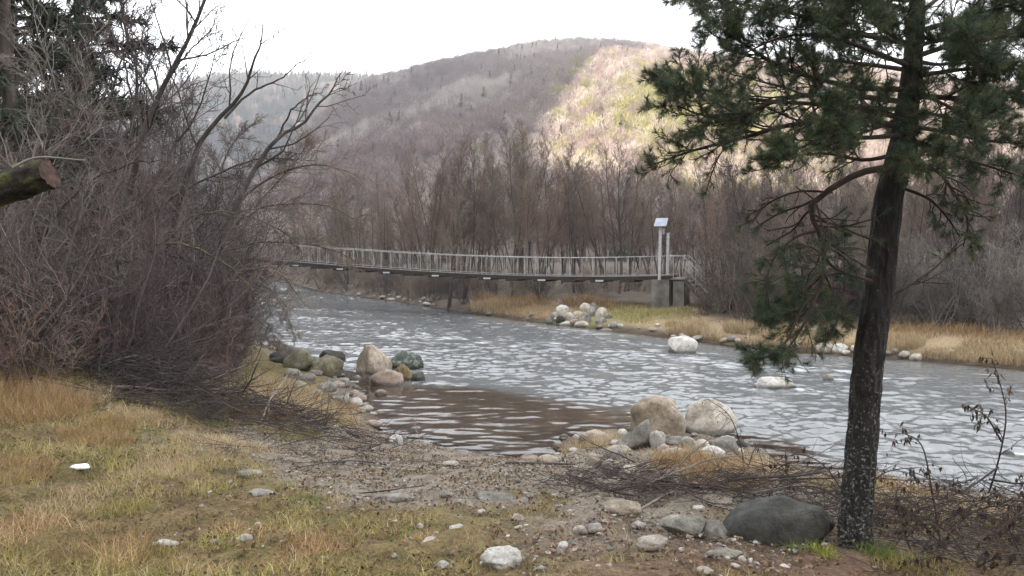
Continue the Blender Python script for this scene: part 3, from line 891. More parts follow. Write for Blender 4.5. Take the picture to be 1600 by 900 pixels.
def stone(x0, x1, y0, y1, mat, label, ang=0.3, box=0.0, peak=0.0, rough=0.05, floor=-0.05, tilt=0.0, name='stone', dep=0.75, group=None, sub=4, bury=0.34, cat='stone'):
    seed = int(x0 * 7 + y1 * 13) % 99991
    g = G((x0 + x1) / 2, y1, floor)
    d = g[1]
    wd = (x1 - x0) / F * d
    dp = wd * dep
    slope = (y1 - 390) / F
    ht = max((y1 - y0) / F * d - 0.35 * dp * slope, 0.22 * wd)
    cy = d + dp * 0.42
    gzz = max(gz(g[0], cy), -0.12 if floor > -1 else -9)
    base = min(g[2], gzz) - bury * ht
    topz = g[2] + ht
    V, T = rock_shape(seed, sub, ang, box, rough, peak)
    sc = np.array([wd * 1.04, dp, topz - base])
    ct, st_ = math.cos(tilt), math.sin(tilt)
    V = V * sc
    V = np.stack([V[:, 0] * ct + V[:, 2] * st_, V[:, 1], -V[:, 0] * st_ + V[:, 2] * ct], -1)
    me = mesh_np(name, V, None, T)
    o = obj(name, me, SM[mat])
    o.location = (g[0], cy, (topz + base) / 2)
    return tag(o, label, cat, group)

W = 0.0
LP = 'boulders and stones of the pile on the left shore'
SP = 'stones on the gravel spit'
FG = 'stones bedded in the near bank'
FP = 'stones heaped on the far bank'
RV = 'stones standing in the river'
ST = [
 # left pile
 (552, 607, 537, 589, 'tan', 'tallest angular tan boulder of the pile at the water edge', dict(ang=0.7, peak=0.1, box=0.1, dep=0.85, group=LP, name='boulder', cat='boulder')),
 (607, 660, 547, 577, 'green', 'dark green mottled boulder behind the tallest tan boulder', dict(ang=0.4, floor=W, group=LP, name='boulder', cat='boulder')),
 (576, 627, 577, 602, 'pink', 'smooth rounded pinkish boulder in front of the tallest tan boulder', dict(ang=0.25, floor=W, group=LP, name='boulder', cat='boulder')),
 (617, 647, 568, 595, 'rust', 'knobbly moss-brown rock between pinkish and green boulders', dict(ang=0.6, rough=0.16, floor=W, group=LP)),
 (640, 663, 580, 595, 'dark', 'small dark stone at the river end of the boulder pile', dict(floor=W, group=LP)),
 (481, 533, 554, 588, 'olive', 'smooth olive boulder next to the tallest tan boulder', dict(ang=0.3, group=LP, name='boulder', cat='boulder')),
 (497, 538, 546, 566, 'dark', 'low dark boulder just behind the smooth olive boulder', dict(group=LP, name='boulder', cat='boulder')),
 (441, 488, 543, 578, 'olive', 'grey olive boulder half under the bare shrubs', dict(group=LP, name='boulder', cat='boulder')),
 (515, 538, 582, 590, 'olive', 'thin slab lying against the foot of the smooth olive boulder', dict(group=LP)),
 (515, 545, 590, 604, 'grey', 'flat grey stone below the smooth olive boulder', dict(group=LP)),
 (494, 524, 596, 611, 'grey', 'grey stone among cobbles above the tan grass', dict(group=LP)),
 (510, 544, 612, 625, 'moss', 'flat lichen-grey stone above two round pale cobbles', dict(group=LP)),
 (526, 545, 619, 634, 'grey', 'round grey cobble beside the pale striped cobble', dict(group=LP)),
 (544, 565, 620, 635, 'white', 'round pale striped cobble at the tip of the tan grass', dict(group=LP)),
 (550, 565, 586, 594, 'pale', 'small pale cobble between olive and pinkish boulders', dict(group=LP)),
 (584, 605, 608, 617, 'pink', 'small brown stone just breaking the calm brown water', dict(floor=W, group=LP)),
 (555, 570, 636, 646, 'tan', 'small tan cobble at the edge of the calm bay', dict(group=LP)),
 (607, 629, 679, 697, 'white', 'white stone alone on the mud at the bay edge', dict(ang=0.5)),
 (440, 470, 575, 590, 'moss', 'mossy cobble under the hanging twigs nearest the shrubs', dict(group=LP)),
 (462, 492, 583, 600, 'grey', 'grey cobble left of the flat stones, half in shrubs', dict(group=LP)),
 (445, 480, 594, 610, 'moss', 'lichen-covered cobble at the top edge of the tan grass', dict(group=LP)),
 (478, 502, 606, 620, 'grey', 'low grey cobble sunk in the tan grass', dict(group=LP)),
 (418, 446, 548, 566, 'dark', 'dark stone deep under the hanging twigs', dict(group=LP)),
 # spit
 (988, 1073, 617, 682, 'tan', 'big block-shaped pale boulder standing in the river', dict(box=1.0, ang=0.12, floor=W, name='boulder', cat='boulder', dep=0.7)),
 (1075, 1157, 621, 678, 'pale', 'big rounded pale boulder standing in the river', dict(ang=0.15, floor=W, name='boulder', cat='boulder', dep=0.8)),
 (963, 1029, 653, 702, 'grey', 'grey wedge-shaped stone pointing up before the block boulder', dict(ang=0.9, peak=0.8, group=SP, dep=0.6)),
 (1016, 1042, 671, 697, 'white', 'white rounded stone touching the grey wedge stone', dict(group=SP)),
 (1041, 1088, 683, 697, 'grey', 'long flat grey stone in front of the block boulder', dict(group=SP)),
 (1064, 1090, 682, 705, 'pale', 'squarish pale stone before the gap of the two boulders', dict(box=0.5, group=SP)),
 (1116, 1157, 681, 706, 'grey', 'grey humped stone before the rounded pale boulder', dict(group=SP)),
 (1150, 1169, 685, 698, 'dark', 'small dark stone at the river end of the spit', dict(group=SP, floor=W)),
 (1097, 1136, 696, 716, 'white', 'whitish egg-shaped stone on the spit near tan grass', dict(ang=0.2, group=SP)),
 (1086, 1113, 686, 702, 'pale', 'pale stone wedged behind the whitish egg-shaped stone', dict(group=SP)),
 (905, 957, 671, 695, 'tan', 'low tan stone overgrown by grass at the spit tip', dict(group=SP, dep=0.6)),
 (864, 881, 691, 701, 'pink', 'brown cobble in shallow water off the spit tip', dict(floor=W, group=SP)),
 (874, 888, 678, 686, 'grey', 'tiny grey stone in the water behind the spit tip', dict(floor=W, group=SP, sub=3)),
 (840, 873, 711, 725, 'tan', 'flat tan stone on the mud at the waterline', dict(group=SP)),
 (812, 842, 711, 724, 'pink', 'brownish flat stone left of the tan waterline stone', dict(group=SP)),
 (916, 944, 706, 732, 'tan', 'brown split stone standing on edge beside the round grey stone', dict(ang=0.9, box=0.4, group=SP, tilt=0.35)),
 (940, 970, 716, 741, 'grey', 'round light-grey stone at the end of the twig heap', dict(ang=0.4, group=SP)),
 (949, 989, 695, 710, 'tan', 'flat tan stone below the grey wedge stone', dict(group=SP)),
 (945, 977, 701, 718, 'grey', 'grey stone behind the round light-grey stone', dict(group=SP)),
 (1028, 1050, 693, 709, 'pink', 'pinkish cobble below the white rounded stone', dict(group=SP)),
 (1034, 1056, 700, 714, 'pale', 'pale cobble in the middle of the spit stones', dict(group=SP)),
 (1048, 1078, 699, 714, 'tan', 'tan cobble touching the dry grass of the spit', dict(group=SP)),
 (990, 1040, 730, 767, 'pink', 'pinkish banded slab leaning out of the twig heap', dict(ang=0.9, box=0.6, tilt=0.55, group=SP, dep=0.5)),
 (972, 998, 726, 740, 'pale', 'pale stone behind the pinkish banded slab', dict(group=SP)),
 (944, 1004, 779, 804, 'tan', 'long buried stone under the front of the twig heap', dict(group=FG)),
 (1040, 1068, 738, 761, 'tan', 'tan stone sunk in dry grass behind the twigs', dict(group=SP)),
 (1054, 1078, 730, 742, 'grey', 'grey stone surrounded by dry grass on the spit', dict(group=SP)),
 # near bank
 (750, 815, 855, 889, 'white', 'large cracked white stone at the front of the near bank', dict(ang=0.6, group=FG, rough=0.09, dep=0.7)),
 (996, 1047, 837, 859, 'pale', 'pale humped stone right of the cracked white stone', dict(ang=0.5, group=FG)),
 (1104, 1164, 861, 873, 'moss', 'long flat lichen-grey stone in the reddish needle litter', dict(group=FG, dep=0.4)),
 (741, 802, 770, 787, 'grey', 'half-buried slab in the trodden earth', dict(group=FG, ang=0.6, bury=0.5)),
 (852, 869, 819, 833, 'pink', 'small round pinkish stone in the middle of the near bank', dict(group=FG)),
 (896, 919, 821, 835, 'pale', 'pale stone, front one of a touching pair', dict(group=FG)),
 (915, 941, 818, 830, 'grey', 'grey stone, rear one of a touching pair', dict(group=FG)),
 (1034, 1110, 803, 838, 'moss', 'low lichen-covered rock at the right foot of the twig heap', dict(group=FG, ang=0.5, dep=0.7)),
 (1099, 1140, 812, 841, 'grey', 'angular grey stone between lichen rock and dark boulder', dict(group=FG, ang=0.8)),
 (1143, 1322, 775, 852, 'dark', 'big dark smooth boulder against the pine trunk', dict(ang=0.25, box=0.45, bury=0.5, name='boulder', cat='boulder', dep=0.6)),
 (800, 820, 803, 817, 'pink', 'small brownish stone in yellow grass below the slab', dict(group=FG)),
 (927, 943, 882, 895, 'pale', 'small pale round stone near the photo bottom, left of its twin', dict(group=FG)),
 (946, 960, 880, 891, 'tan', 'small tan round stone right of the pale round one', dict(group=FG)),
 (836, 855, 883, 895, 'grey', 'small grey stone near the photo bottom', dict(group=FG)),
 (872, 888, 845, 860, 'white', 'narrow whitish stone set diagonally in the earth', dict(group=FG, tilt=0.5)),
 (1090, 1118, 886, 897, 'pale', 'pale flat stone at the edge of the needle litter', dict(group=FG)),
 (701, 728, 819, 834, 'white', 'white round stone in the yellowish grass', dict(group=FG)),
 (659, 697, 840, 853, 'pale', 'pale arched stone left of the cracked white stone', dict(group=FG)),
 (702, 724, 807, 817, 'grey', 'grey stone just behind the white round stone', dict(group=FG)),
 (650, 662, 817, 827, 'white', 'small whitish stone left of the white round stone', dict(group=FG, sub=3)),
 (366, 393, 834, 847, 'white', 'whitish stone in olive grass of the left foreground', dict(group=FG)),
 (385, 425, 767, 777, 'moss', 'flat greenish-white stone flush with the trodden earth', dict(group=FG)),
 (368, 407, 735, 746, 'grey', 'flat grey stone where grass meets the trodden earth', dict(group=FG)),
 (680, 701, 876, 889, 'white', 'white squarish stone left of the cracked white stone', dict(group=FG, box=0.4)),
 (685, 706, 766, 778, 'grey', 'dull grey stone left of the half-buried slab', dict(group=FG)),
 (396, 407, 815, 824, 'pale', 'small pale stone at the grass edge', dict(group=FG, sub=3)),
 (233, 275, 844, 855, 'white', 'flat white stone in the grass at far left foreground', dict(group=FG, dep=0.5)),
 (600, 640, 772, 782, 'grey', 'grey stone showing through the trodden earth', dict(group=FG)),
 (690, 716, 720, 728, 'pale', 'pale flat stone on the mud above the trodden earth', dict(group=FG)),
 # far side and river
 (1047, 1093, 525, 552, 'white', 'bright white boulder in the river off the far bank', dict(ang=0.5, floor=W, name='boulder', cat='boulder')),
 (1185, 1248, 588, 608, 'white', 'low flat white rock awash in the river', dict(ang=0.4, floor=W, dep=0.5, group=RV)),
 (1287, 1304, 584, 595, 'grey', 'small grey rock awash next to the pine trunk', dict(floor=W, group=RV)),
 (1566, 1590, 703, 712, 'grey', 'small rock awash near the right edge behind the brambles', dict(floor=W, group=RV)),
 (1279, 1305, 534, 552, 'pale', 'pale round rock at the far waterline left of the pine trunk', dict(group=RV)),
 (1303, 1326, 536, 551, 'white', 'squarish whitish rock at the far waterline', dict(box=0.4, group=RV)),
 (1317, 1331, 547, 555, 'pale', 'small pale rock below the squarish whitish rock', dict(floor=W, group=RV, sub=3)),
 (1424, 1442, 552, 564, 'pale', 'pale rock in the tan grass right of the pine trunk', dict(group=RV)),
 (1585, 1608, 546, 559, 'white', 'whitish rock on the far bank at the right edge', dict(group=RV)),
]
far_pile = [(869, 890, 476, 491, 'white', 'round whitish stone on top of the far stone heap'), (906, 926, 473, 488, 'pale', 'pale stone at the top of the heap, leaning on its neighbours'),
 (922, 934, 472, 484, 'grey', 'small grey stone at the back of the far heap'), (917, 933, 478, 494, 'grey', 'grey stone in the middle of the far heap'),
 (931, 950, 480, 496, 'pale', 'pale stone at the pier end of the far heap'), (946, 957, 489, 497, 'grey', 'last small stone of the heap towards the pier'),
 (859, 875, 487, 500, 'grey', 'grey stone under the round whitish one'), (869, 884, 493, 504, 'dark', 'dark stone low in the far heap'),
 (882, 898, 487, 502, 'pale', 'pale stone right of the round whitish one, lower down'), (896, 912, 486, 496, 'tan', 'tan stone in the centre of the far heap'),
 (908, 924, 489, 505, 'grey', 'rounded grey stone low in the far heap'), (891, 905, 494, 505, 'grey', 'grey stone beside the waterline slabs of the far heap'),
 (853, 863, 496, 507, 'grey', 'first small stone of the far heap on its river side'), (874, 895, 501, 510, 'pale', 'pale slab at the water foot of the far heap'),
 (898, 921, 501, 511, 'pale', 'second pale slab at the water foot of the far heap'), (931, 949, 495, 505, 'grey', 'grey slab at the pier-side foot of the far heap')]
for (x0, x1, y0, y1, mt, lb, kw) in ST:
    stone(x0, x1, y0, y1, mt, lb, **kw)
for (x0, x1, y0, y1, mt, lb) in far_pile:
    stone(x0, x1, y0, y1, mt, lb, group=FP, sub=3, bury=0.5, dep=0.8)

# small pebbles of the near bank and cobbles along the far waterline: shared meshes
peb = []
for i in range(6):
    V, T = rock_shape(900 + i, 2, 0.35, 0, 0.05)
    peb.append(mesh_np('pebble', V, None, T))
rng = np.random.default_rng(5)
pm = ['pale', 'grey', 'white', 'tan', 'grey', 'pink']
for i in range(6): peb[i].materials.append(SM[pm[i]])
def pebble(x, y, s, label, group, name, cat):
    o = obj(name, peb[rng.integers(0, 6)])
    o.location = (x, y, gz(x, y) + 0.14 * s)
    o.scale = (s * rng.uniform(.8, 1.3), s * rng.uniform(.7, 1.1), s * rng.uniform(.45, .75))
    o.rotation_euler = (rng.uniform(-.2, .2), rng.uniform(-.2, .2), rng.uniform(0, 6))
    tag(o, label, cat, group)
n = 0
while n < 230:
    x, y = rng.uniform(-2.6, 3.0), rng.uniform(4.0, 10.8)
    if poly_sd(np.array([x]), np.array([y]), NEAR)[0] < 0.1: continue
    keepp = 0.35 + 1.0 * math.exp(-((x - 0.7) / 1.2) ** 2 - ((y - 5.2) / 1.2) ** 2) if y < 7.5 else 0.25
    if rng.random() > keepp: continue
    pebble(x, y, rng.uniform(0.018, 0.05) if rng.random() < 0.85 else rng.uniform(0.06, 0.085), 'small pebble strewn over the earth and grass of the near bank', 'pebbles strewn over the near bank', 'pebble', 'pebble')
    n += 1
for i in range(75):
    k = rng.integers(3, 12); f = rng.random()
    a, b_ = FARS[k], FARS[k + 1]
    p = a * (1 - f) + b_ * f + rng.normal(size=2) * 0.25 + np.array([0.2, 0.3])
    pebble(p[0], p[1], rng.uniform(0.15, 0.42), 'rounded cobble along the far waterline', 'cobbles along the far waterline', 'cobble', 'stone')
for i in range(46):
    f = rng.random(); a, b_ = NEAR[5 + (i % 4)], NEAR[6 + (i % 4)]
    p = a * (1 - f) + b_ * f + rng.normal(size=2) * 0.22 + np.array([-0.15, -0.1])
    pebble(p[0], p[1], rng.uniform(0.1, 0.3), 'rounded cobble in the pile along the left shore', 'cobbles of the left shore', 'cobble', 'stone')
for i in range(34):
    p = (rng.uniform(0.6, 3.7), rng.uniform(10.6, 12.4))
    pebble(p[0], p[1], rng.uniform(0.07, 0.2), 'small cobble between the larger stones of the spit', 'cobbles of the spit', 'cobble', 'stone')
# loose gravel too fine to count
def gravel(name, pts, lo, hi, label):
    V, T = ICO[2]
    n = len(pts)
    V0 = norm(V) * (1 + 0.2 * noise3(V[:, 0] * 2, V[:, 1] * 2, V[:, 2] * 2, 4))[:, None]
    keep = np.arange(len(V))
    # low icosphere: 12 verts is enough at this size
    t_ = (1 + 5 ** 0.5) / 2
    v12 = norm(np.array([(-1, t_, 0), (1, t_, 0), (-1, -t_, 0), (1, -t_, 0), (0, -1, t_), (0, 1, t_), (0, -1, -t_), (0, 1, -t_), (t_, 0, -1), (t_, 0, 1), (-t_, 0, -1), (-t_, 0, 1)], float))
    f20 = np.array([(0, 11, 5), (0, 5, 1), (0, 1, 7), (0, 7, 10), (0, 10, 11), (1, 5, 9), (5, 11, 4), (11, 10, 2), (10, 7, 6), (7, 1, 8), (3, 9, 4), (3, 4, 2), (3, 2, 6), (3, 6, 8), (3, 8, 9), (4, 9, 5), (2, 4, 11), (6, 2, 10), (8, 6, 7), (9, 8, 1)])
    s = rng.uniform(lo, hi, (n, 1, 1)) * rng.uniform(0.6, 1.3, (n, 1, 3)) * np.array([1, 1, 0.6])
    vv = v12[None] * (1 + 0.25 * rng.normal(size=(n, 12, 1))) * s + pts[:, None]
    tt = (f20[None] + 12 * np.arange(n)[:, None, None]).reshape(-1, 3)
    g = rng.uniform(0.08, 0.3, (n, 1, 1)) * np.array([1.0, 0.93, 0.85]) * np.ones((n, 12, 3))
    me = mesh_np(name, vv.reshape(-1, 3), None, tt, g.reshape(-1, 3), False)
    return tag(obj(name, me, M_GRAV), label, kind='stuff')
M_GRAV = colattr('gravel', 0.9)
pts = np.stack([rng.uniform(-3.5, 3.6, 14000), rng.uniform(3.6, 12.3, 14000)], -1)
bmk = bare_mask(pts[:, 0], pts[:, 1]); snp = poly_sd(pts[:, 0], pts[:, 1], NEAR)
pts = pts[(snp > 0.0) & (rng.random(len(pts)) < (bmk * 0.5 + 0.05) * (0.25 + 1.2 * (fbm2(pts[:, 0] * 1.2, pts[:, 1] * 1.2, 2, 3) > 0.1)))]
gravel('gravel', np.column_stack([pts, terrain(pts[:, 0], pts[:, 1]) + 0.012]), 0.006, 0.02, 'fine gravel scattered over the bare earth')


# ------------------------------------------------------------------ bare trees of the far bank
M_TRUNK = noisy('alder_bark', [(0.3, (0.03, 0.025, 0.022)), (0.55, (0.058, 0.048, 0.041)), (0.75, (0.105, 0.092, 0.08))], 7, 0.95, 0.5, 0.02, stretch=(1, 1, 0.3), vary=0.3)
M_TWIG = noisy('brown_twigs', [(0.3, (0.105, 0.083, 0.066)), (0.7, (0.185, 0.145, 0.112))], 1.5, 0.9, 0, vary=0.25)
M_TWIGRED = noisy('reddish_twigs', [(0.3, (0.115, 0.077, 0.063)), (0.7, (0.19, 0.125, 0.1))], 1.5, 0.9, 0, vary=0.2)
M_TWIGGREY = noisy('grey_twigs', [(0.3, (0.042, 0.034, 0.031)), (0.7, (0.092, 0.076, 0.07))], 1.2, 0.9, 0, vary=0.3)
M_TWIGPALE = noisy('pale_grey_twigs', [(0.3, (0.095, 0.082, 0.074)), (0.7, (0.2, 0.178, 0.158))], 1.2, 0.9, 0, vary=0.2)
M_TWIGPUR = noisy('purplish_twigs', [(0.3, (0.06, 0.045, 0.044)), (0.7, (0.12, 0.09, 0.086))], 1.5, 0.9, 0, vary=0.25)
M_MOSSB = noisy('mossy_bark', [(0.35, (0.045, 0.04, 0.034)), (0.5, (0.085, 0.075, 0.06)), (0.62, (0.12, 0.125, 0.05))], 5, 0.95, 0.6, 0.02, vary=0.2)

def bare_tree_meshes(seed, H, stems, k1, k2, k3, r0, spread=0.22, tw=0.007, mats=(None, None)):
    rng = np.random.default_rng(seed)
    tb, br = MB(), MB()
    s = rng.normal(size=(stems, 3)) * 0.12; s[:, 2] = -0.15
    if stems == 1: s[:] = (0, 0, -0.15)
    d = rng.normal(size=(stems, 3)) * spread; d[:, 2] = 1
    L = H * (0.8 + 0.25 * rng.random(stems))
    p, r = grow(rng, s, d, L, r0 * (0.75 + 0.4 * rng.random(stems)), 12, 0.055, 0.03, 0.12)
    tb.tubes(p, r, 7)
    s, d, L, q = spawn(rng, p, r, k1, 0.3, 0.98, 0.4, 0.8, (0.18, 0.34), 0.5, 0, tw * 1.6)
    p1, r1 = grow(rng, s, d, L, q, 7, 0.11, 0.09, 0.3)
    br.tubes(p1, r1, 4)
    s, d, L, q = spawn(rng, p1, r1, k2, 0.2, 1.0, 0.4, 0.95, (0.3, 0.6), 0.6, 0, tw * 1.15)
    p2, r2 = grow(rng, s, d, L, q, 5, 0.13, 0.07, 0.4)
    br.tubes(p2, r2, 3)
    s, d, L, q = spawn(rng, p2, r2, k3, 0.15, 1.0, 0.4, 1.0, (0.35, 0.75), 0.75, 0, tw * 0.8)
    p3, r3 = grow(rng, s, d, L, q, 4, 0.14, 0.06, 0.5)
    br.tubes(p3, r3, 3)
    return tb.mesh('trunk'), br.mesh('branches')

def make_tree(name, label, cat, meshes, mats, loc, rz, sc, group, tilt=(0, 0)):
    t_ = thing(name, label, cat, loc, rz, group)
    t_.rotation_euler = (tilt[0], tilt[1], rz)
    t_.scale = (sc, sc, sc) if not isinstance(sc, tuple) else sc
    for nm, me, mt in zip(('trunk', 'branches'), meshes, mats):
        put(nm, me, mt, t_)
    return t_

def put(name, me, mat, parent):
    o = obj(name, me, M_TWIG, parent)
    if mat is not None:
        o.material_slots[0].link = 'OBJECT'
        o.material_slots[0].material = mat
    return o
ALD = [bare_tree_meshes(100 + i, 8.0, st, k1, 9, 6, r0 * 0.8, sp) for i, (st, k1, r0, sp) in
       enumerate([(1, 36, 0.11, 0.04), (2, 22, 0.085, 0.07), (3, 16, 0.07, 0.1), (1, 38, 0.09, 0.06), (2, 21, 0.075, 0.09)])]
ALDM = []
for i, (a, b_) in enumerate(ALD):
    a.materials.append(M_TRUNK)
    ALDM.append((a, b_))
TM = (M_TWIG, M_TWIGRED, M_TWIGGREY)

rng = np.random.default_rng(12)
FSD = FARS[:14]
def far_depth(px):
    a = FSD[:, 0] / FSD[:, 1] * F + 800
    o = np.argsort(a)
    return float(np.interp(px, a[o], FSD[o, 1]))
ntree = 0
zones = {0: ('bare grey-brown tree of the wood behind the footbridge span', 'bare trees behind the footbridge'),
         1: ('bare tree of the wood behind the pier and clearing', 'bare trees behind the pier'),
         2: ('bare tree of the wood behind the right far bank', 'bare trees behind the right far bank'),
         3: ('bare tree upstream beyond the left end of the footbridge', 'bare trees upstream of the footbridge')}
for row, (off, n, jit, hs) in enumerate([(4.5, 34, 1.5, 0.95), (9, 42, 2.5, 1.0), (15, 50, 3.5, 1.06), (24, 42, 5, 1.12), (36, 42, 7, 1.15), (54, 40, 9, 1.15)]):
    for i in range(n):
        px = 400 + (1330) * (i + rng.random()) / n
        d = far_depth(px) + off * (1.4 if px < 600 else 1.0) + rng.uniform(-jit, jit)
        if 720 < px < 1100 and d < 39: continue
        if 1100 <= px < 1240 and d < 31: continue
        if 1400 < px and d < 27: continue
        x = pa(px) * d
        if poly_sd(np.array([x]), np.array([d]), FARS)[0] < 1.5: continue
        k = int(rng.integers(0, 5)); mi = 1 if (rng.random() < (0.35 if px < 1000 else 0.2)) else (0 if rng.random() < 0.6 else 2)
        z = 3 if px < 520 else 0 if px < 880 else 1 if px < 1130 else 2
        h = hs * rng.uniform(0.78, 1.15) * (0.97 if 560 < px < 1000 else 0.9)
        if px > 880: h *= 0.88
        tr = make_tree('bare_tree', zones[z][0], 'tree', ALDM[k], (M_TRUNK, TM[mi]), (x, d, gz(x, d) - 0.05), rng.uniform(0, 6.28), h, zones[z][1], (rng.normal() * 0.04, rng.normal() * 0.04))
        ntree += 1
# a few trees that stand out
for px, dpt, k, sc, rz, lb in ((700, 40, 1, 0.95, 0.4, 'dark forked tree standing tallest behind the bridge railing'), (775, 41, 0, 0.92, 1.0, 'straight dark trunk behind the middle of the bridge railing'),
                               (945, 40.5, 1, 0.95, 2.2, 'forked brown tree behind the railing near the pylon'), (975, 41, 3, 0.88, 4.0, 'leaning grey tree just behind the pylon end of the bridge')):
    x = pa(px) * dpt
    make_tree('bare_tree', lb, 'tree', ALDM[k], (M_TRUNK, M_TWIG), (x, dpt, gz(x, dpt) - 0.05), rz, sc, None, (0, 0.06))

# ------------------------------------------------------------------ shrubs
def shrub_meshes(seed, H, stems, k1, k2, k3, r0, spread, tw=0.0045, up=0.03, wander=0.1):
    rng = np.random.default_rng(seed)
    tb, br = MB(), MB()
    s = rng.normal(size=(stems, 3)) * 0.22; s[:, 2] = -0.1
    d = rng.normal(size=(stems, 3)) * spread; d[:, 2] = 1
    L = H * (0.55 + 0.55 * rng.random(stems))
    p, r = grow(rng, s, d, L, r0 * (0.5 + 0.7 * rng.random(stems)), 9, wander, up, 0.2)
    tb.tubes(p, r, 5)
    s, d, L, q = spawn(rng, p, r, k1, 0.12, 0.99, 0.4, 1.0, (0.22, 0.45), 0.55, 0, tw * 1.4)
    p1, r1 = grow(rng, s, d, L, q, 6, 0.16, 0.05, 0.35)
    br.tubes(p1, r1, 3)
    s, d, L, q = spawn(rng, p1, r1, k2, 0.1, 1.0, 0.4, 1.1, (0.3, 0.65), 0.65, 0, tw)
    p2, r2 = grow(rng, s, d, L, q, 5, 0.17, 0.03, 0.5)
    br.tubes(p2, r2, 3)
    if k3:
        s, d, L, q = spawn(rng, p2, r2, k3, 0.15, 1.0, 0.4, 1.1, (0.4, 0.8), 0.75, 0, tw * 0.75)
        p3, r3 = grow(rng, s, d, L, q, 3, 0.16, 0.02, 0.5)
        br.tubes(p3, r3, 3)
    return tb.mesh('stems'), br.mesh('twigs')

def make_shrub(label, meshes, loc, rz, sc, group, tilt=(0, 0), name='bare_shrub'):
    t_ = thing(name, label, 'shrub', loc, rz, group)
    t_.rotation_euler = (tilt[0], tilt[1], rz)
    t_.scale = (sc, sc, sc)
    put('stems', meshes[0], meshes[2], t_); put('twigs', meshes[1], meshes[2], t_)
    return t_
SHR = [shrub_meshes(200 + i, 3.6, 13, 9, 7, 3, 0.026, 0.42, wander=0.14) for i in range(4)]
LOWS = [shrub_meshes(230 + i, 1.7, 22, 7, 4, 2, 0.012, 0.5, 0.004) for i in range(3)]
def sm(k, mt, low=False):
    a, b_ = (LOWS if low else SHR)[k]
    return a, b_, mt
ORD = ['first', 'second', 'third', 'fourth', 'fifth', 'sixth', 'seventh', 'eighth', 'ninth', 'tenth', 'eleventh', 'twelfth', 'thirteenth', 'fourteenth', 'fifteenth', 'sixteenth', 'seventeenth', 'eighteenth', 'nineteenth', 'twentieth', 'twenty-first', 'twenty-second', 'twenty-third', 'twenty-fourth', 'twenty-fifth', 'twenty-sixth', 'twenty-seventh', 'twenty-eighth']
def ordinal(px, others): return ORD[sorted(others).index(px)]
rng = np.random.default_rng(21)
# left bank thicket: (px, depth, scale, material, lean)
LEFT = [(-60, 9.2, 1.0, 0), (10, 10.2, 1.05, 0), (75, 10.6, 0.95, 0), (140, 10.8, 1.0, 0), (205, 11.4, 0.95, .05), (265, 12.2, .9, .1), (-30, 13, 1.25, 0), (60, 13.6, 1.3, 0), (130, 14, 1.2, .05),
        (200, 14.4, 1.2, .1), (262, 14.6, 1.1, .15), (312, 15.2, .8, .25), (-20, 18, 1.5, 0), (70, 18.5, 1.5, 0), (150, 18.5, 1.4, .05), (230, 18.5, 1.35, .1), (290, 18.6, 1.25, .2), (318, 18.8, .8, .3),
        (320, 21.5, .85, .34), (0, 24, 1.7, 0), (100, 24, 1.7, 0), (190, 24, 1.7, 0), (270, 24, 1.5, .1), (330, 25, 1.4, .2), (120, 32, 2.0, 0), (220, 32, 2.0, 0), (300, 32, 1.8, .1), (350, 36, 1.6, .1), (40, 32, 2.1, 0)]
SHL = 'bare thicket shrubs on the left bank'
for i, (px, d, sc, ln) in enumerate(LEFT):
    x = pa(px) * d
    if poly_sd(np.array([x]), np.array([d]), NEAR)[0] < 0.15: x -= 1.0
    mt = (M_TWIGPUR, M_TWIGGREY, M_TWIGPALE, M_TWIGPUR)[i % 4] if d < 20 else (M_TWIGPUR, M_TWIGGREY)[i % 2]
    rowf = lambda q: 0 if q < 12.5 else 1 if q < 20 else 2
    lb = ordinal(px, [q[0] for q in LEFT if rowf(q[1]) == rowf(d)]) + ' from the left of the ' + ('leafless grey shrubs at the front of the left thicket', 'leafless shrubs in the middle of the left thicket', 'tall leafless shrubs at the back of the left thicket')[rowf(d)]
    make_shrub(lb, sm(i % 4, mt), (x, d, gz(x, d)), rng.uniform(0, 6.28) if ln < .08 else rng.uniform(-.3, .3), sc, SHL, (0, ln))
LOWL = [(60, 9.6, 0.9, 0), (150, 10.4, 0.9, 0), (235, 11.2, 0.85, 0), (300, 12.0, 0.9, .1), (345, 13.6, 0.9, .1), (355, 15.4, 0.7, .15), (362, 17.0, 0.6, .2), (320, 13, .9, 0), (180, 12.4, 1.1, 0), (90, 11.8, 1.1, 0), (370, 18.6, .5, .25), (345, 17, 1.0, .1), (305, 15, 1.1, 0)]
for i, (px, d, sc, ln) in enumerate(LOWL):
    x = pa(px) * d
    make_shrub(ordinal(px, [q[0] for q in LOWL]) + ' from the left of the low brown shrubs at the thicket foot', sm(i % 3, (M_TWIGRED, M_TWIGPUR, M_TWIGGREY)[i % 3], True), (x, d, gz(x, d)), rng.uniform(0, 6), sc, 'low shrubs under the left thicket', (0, ln))
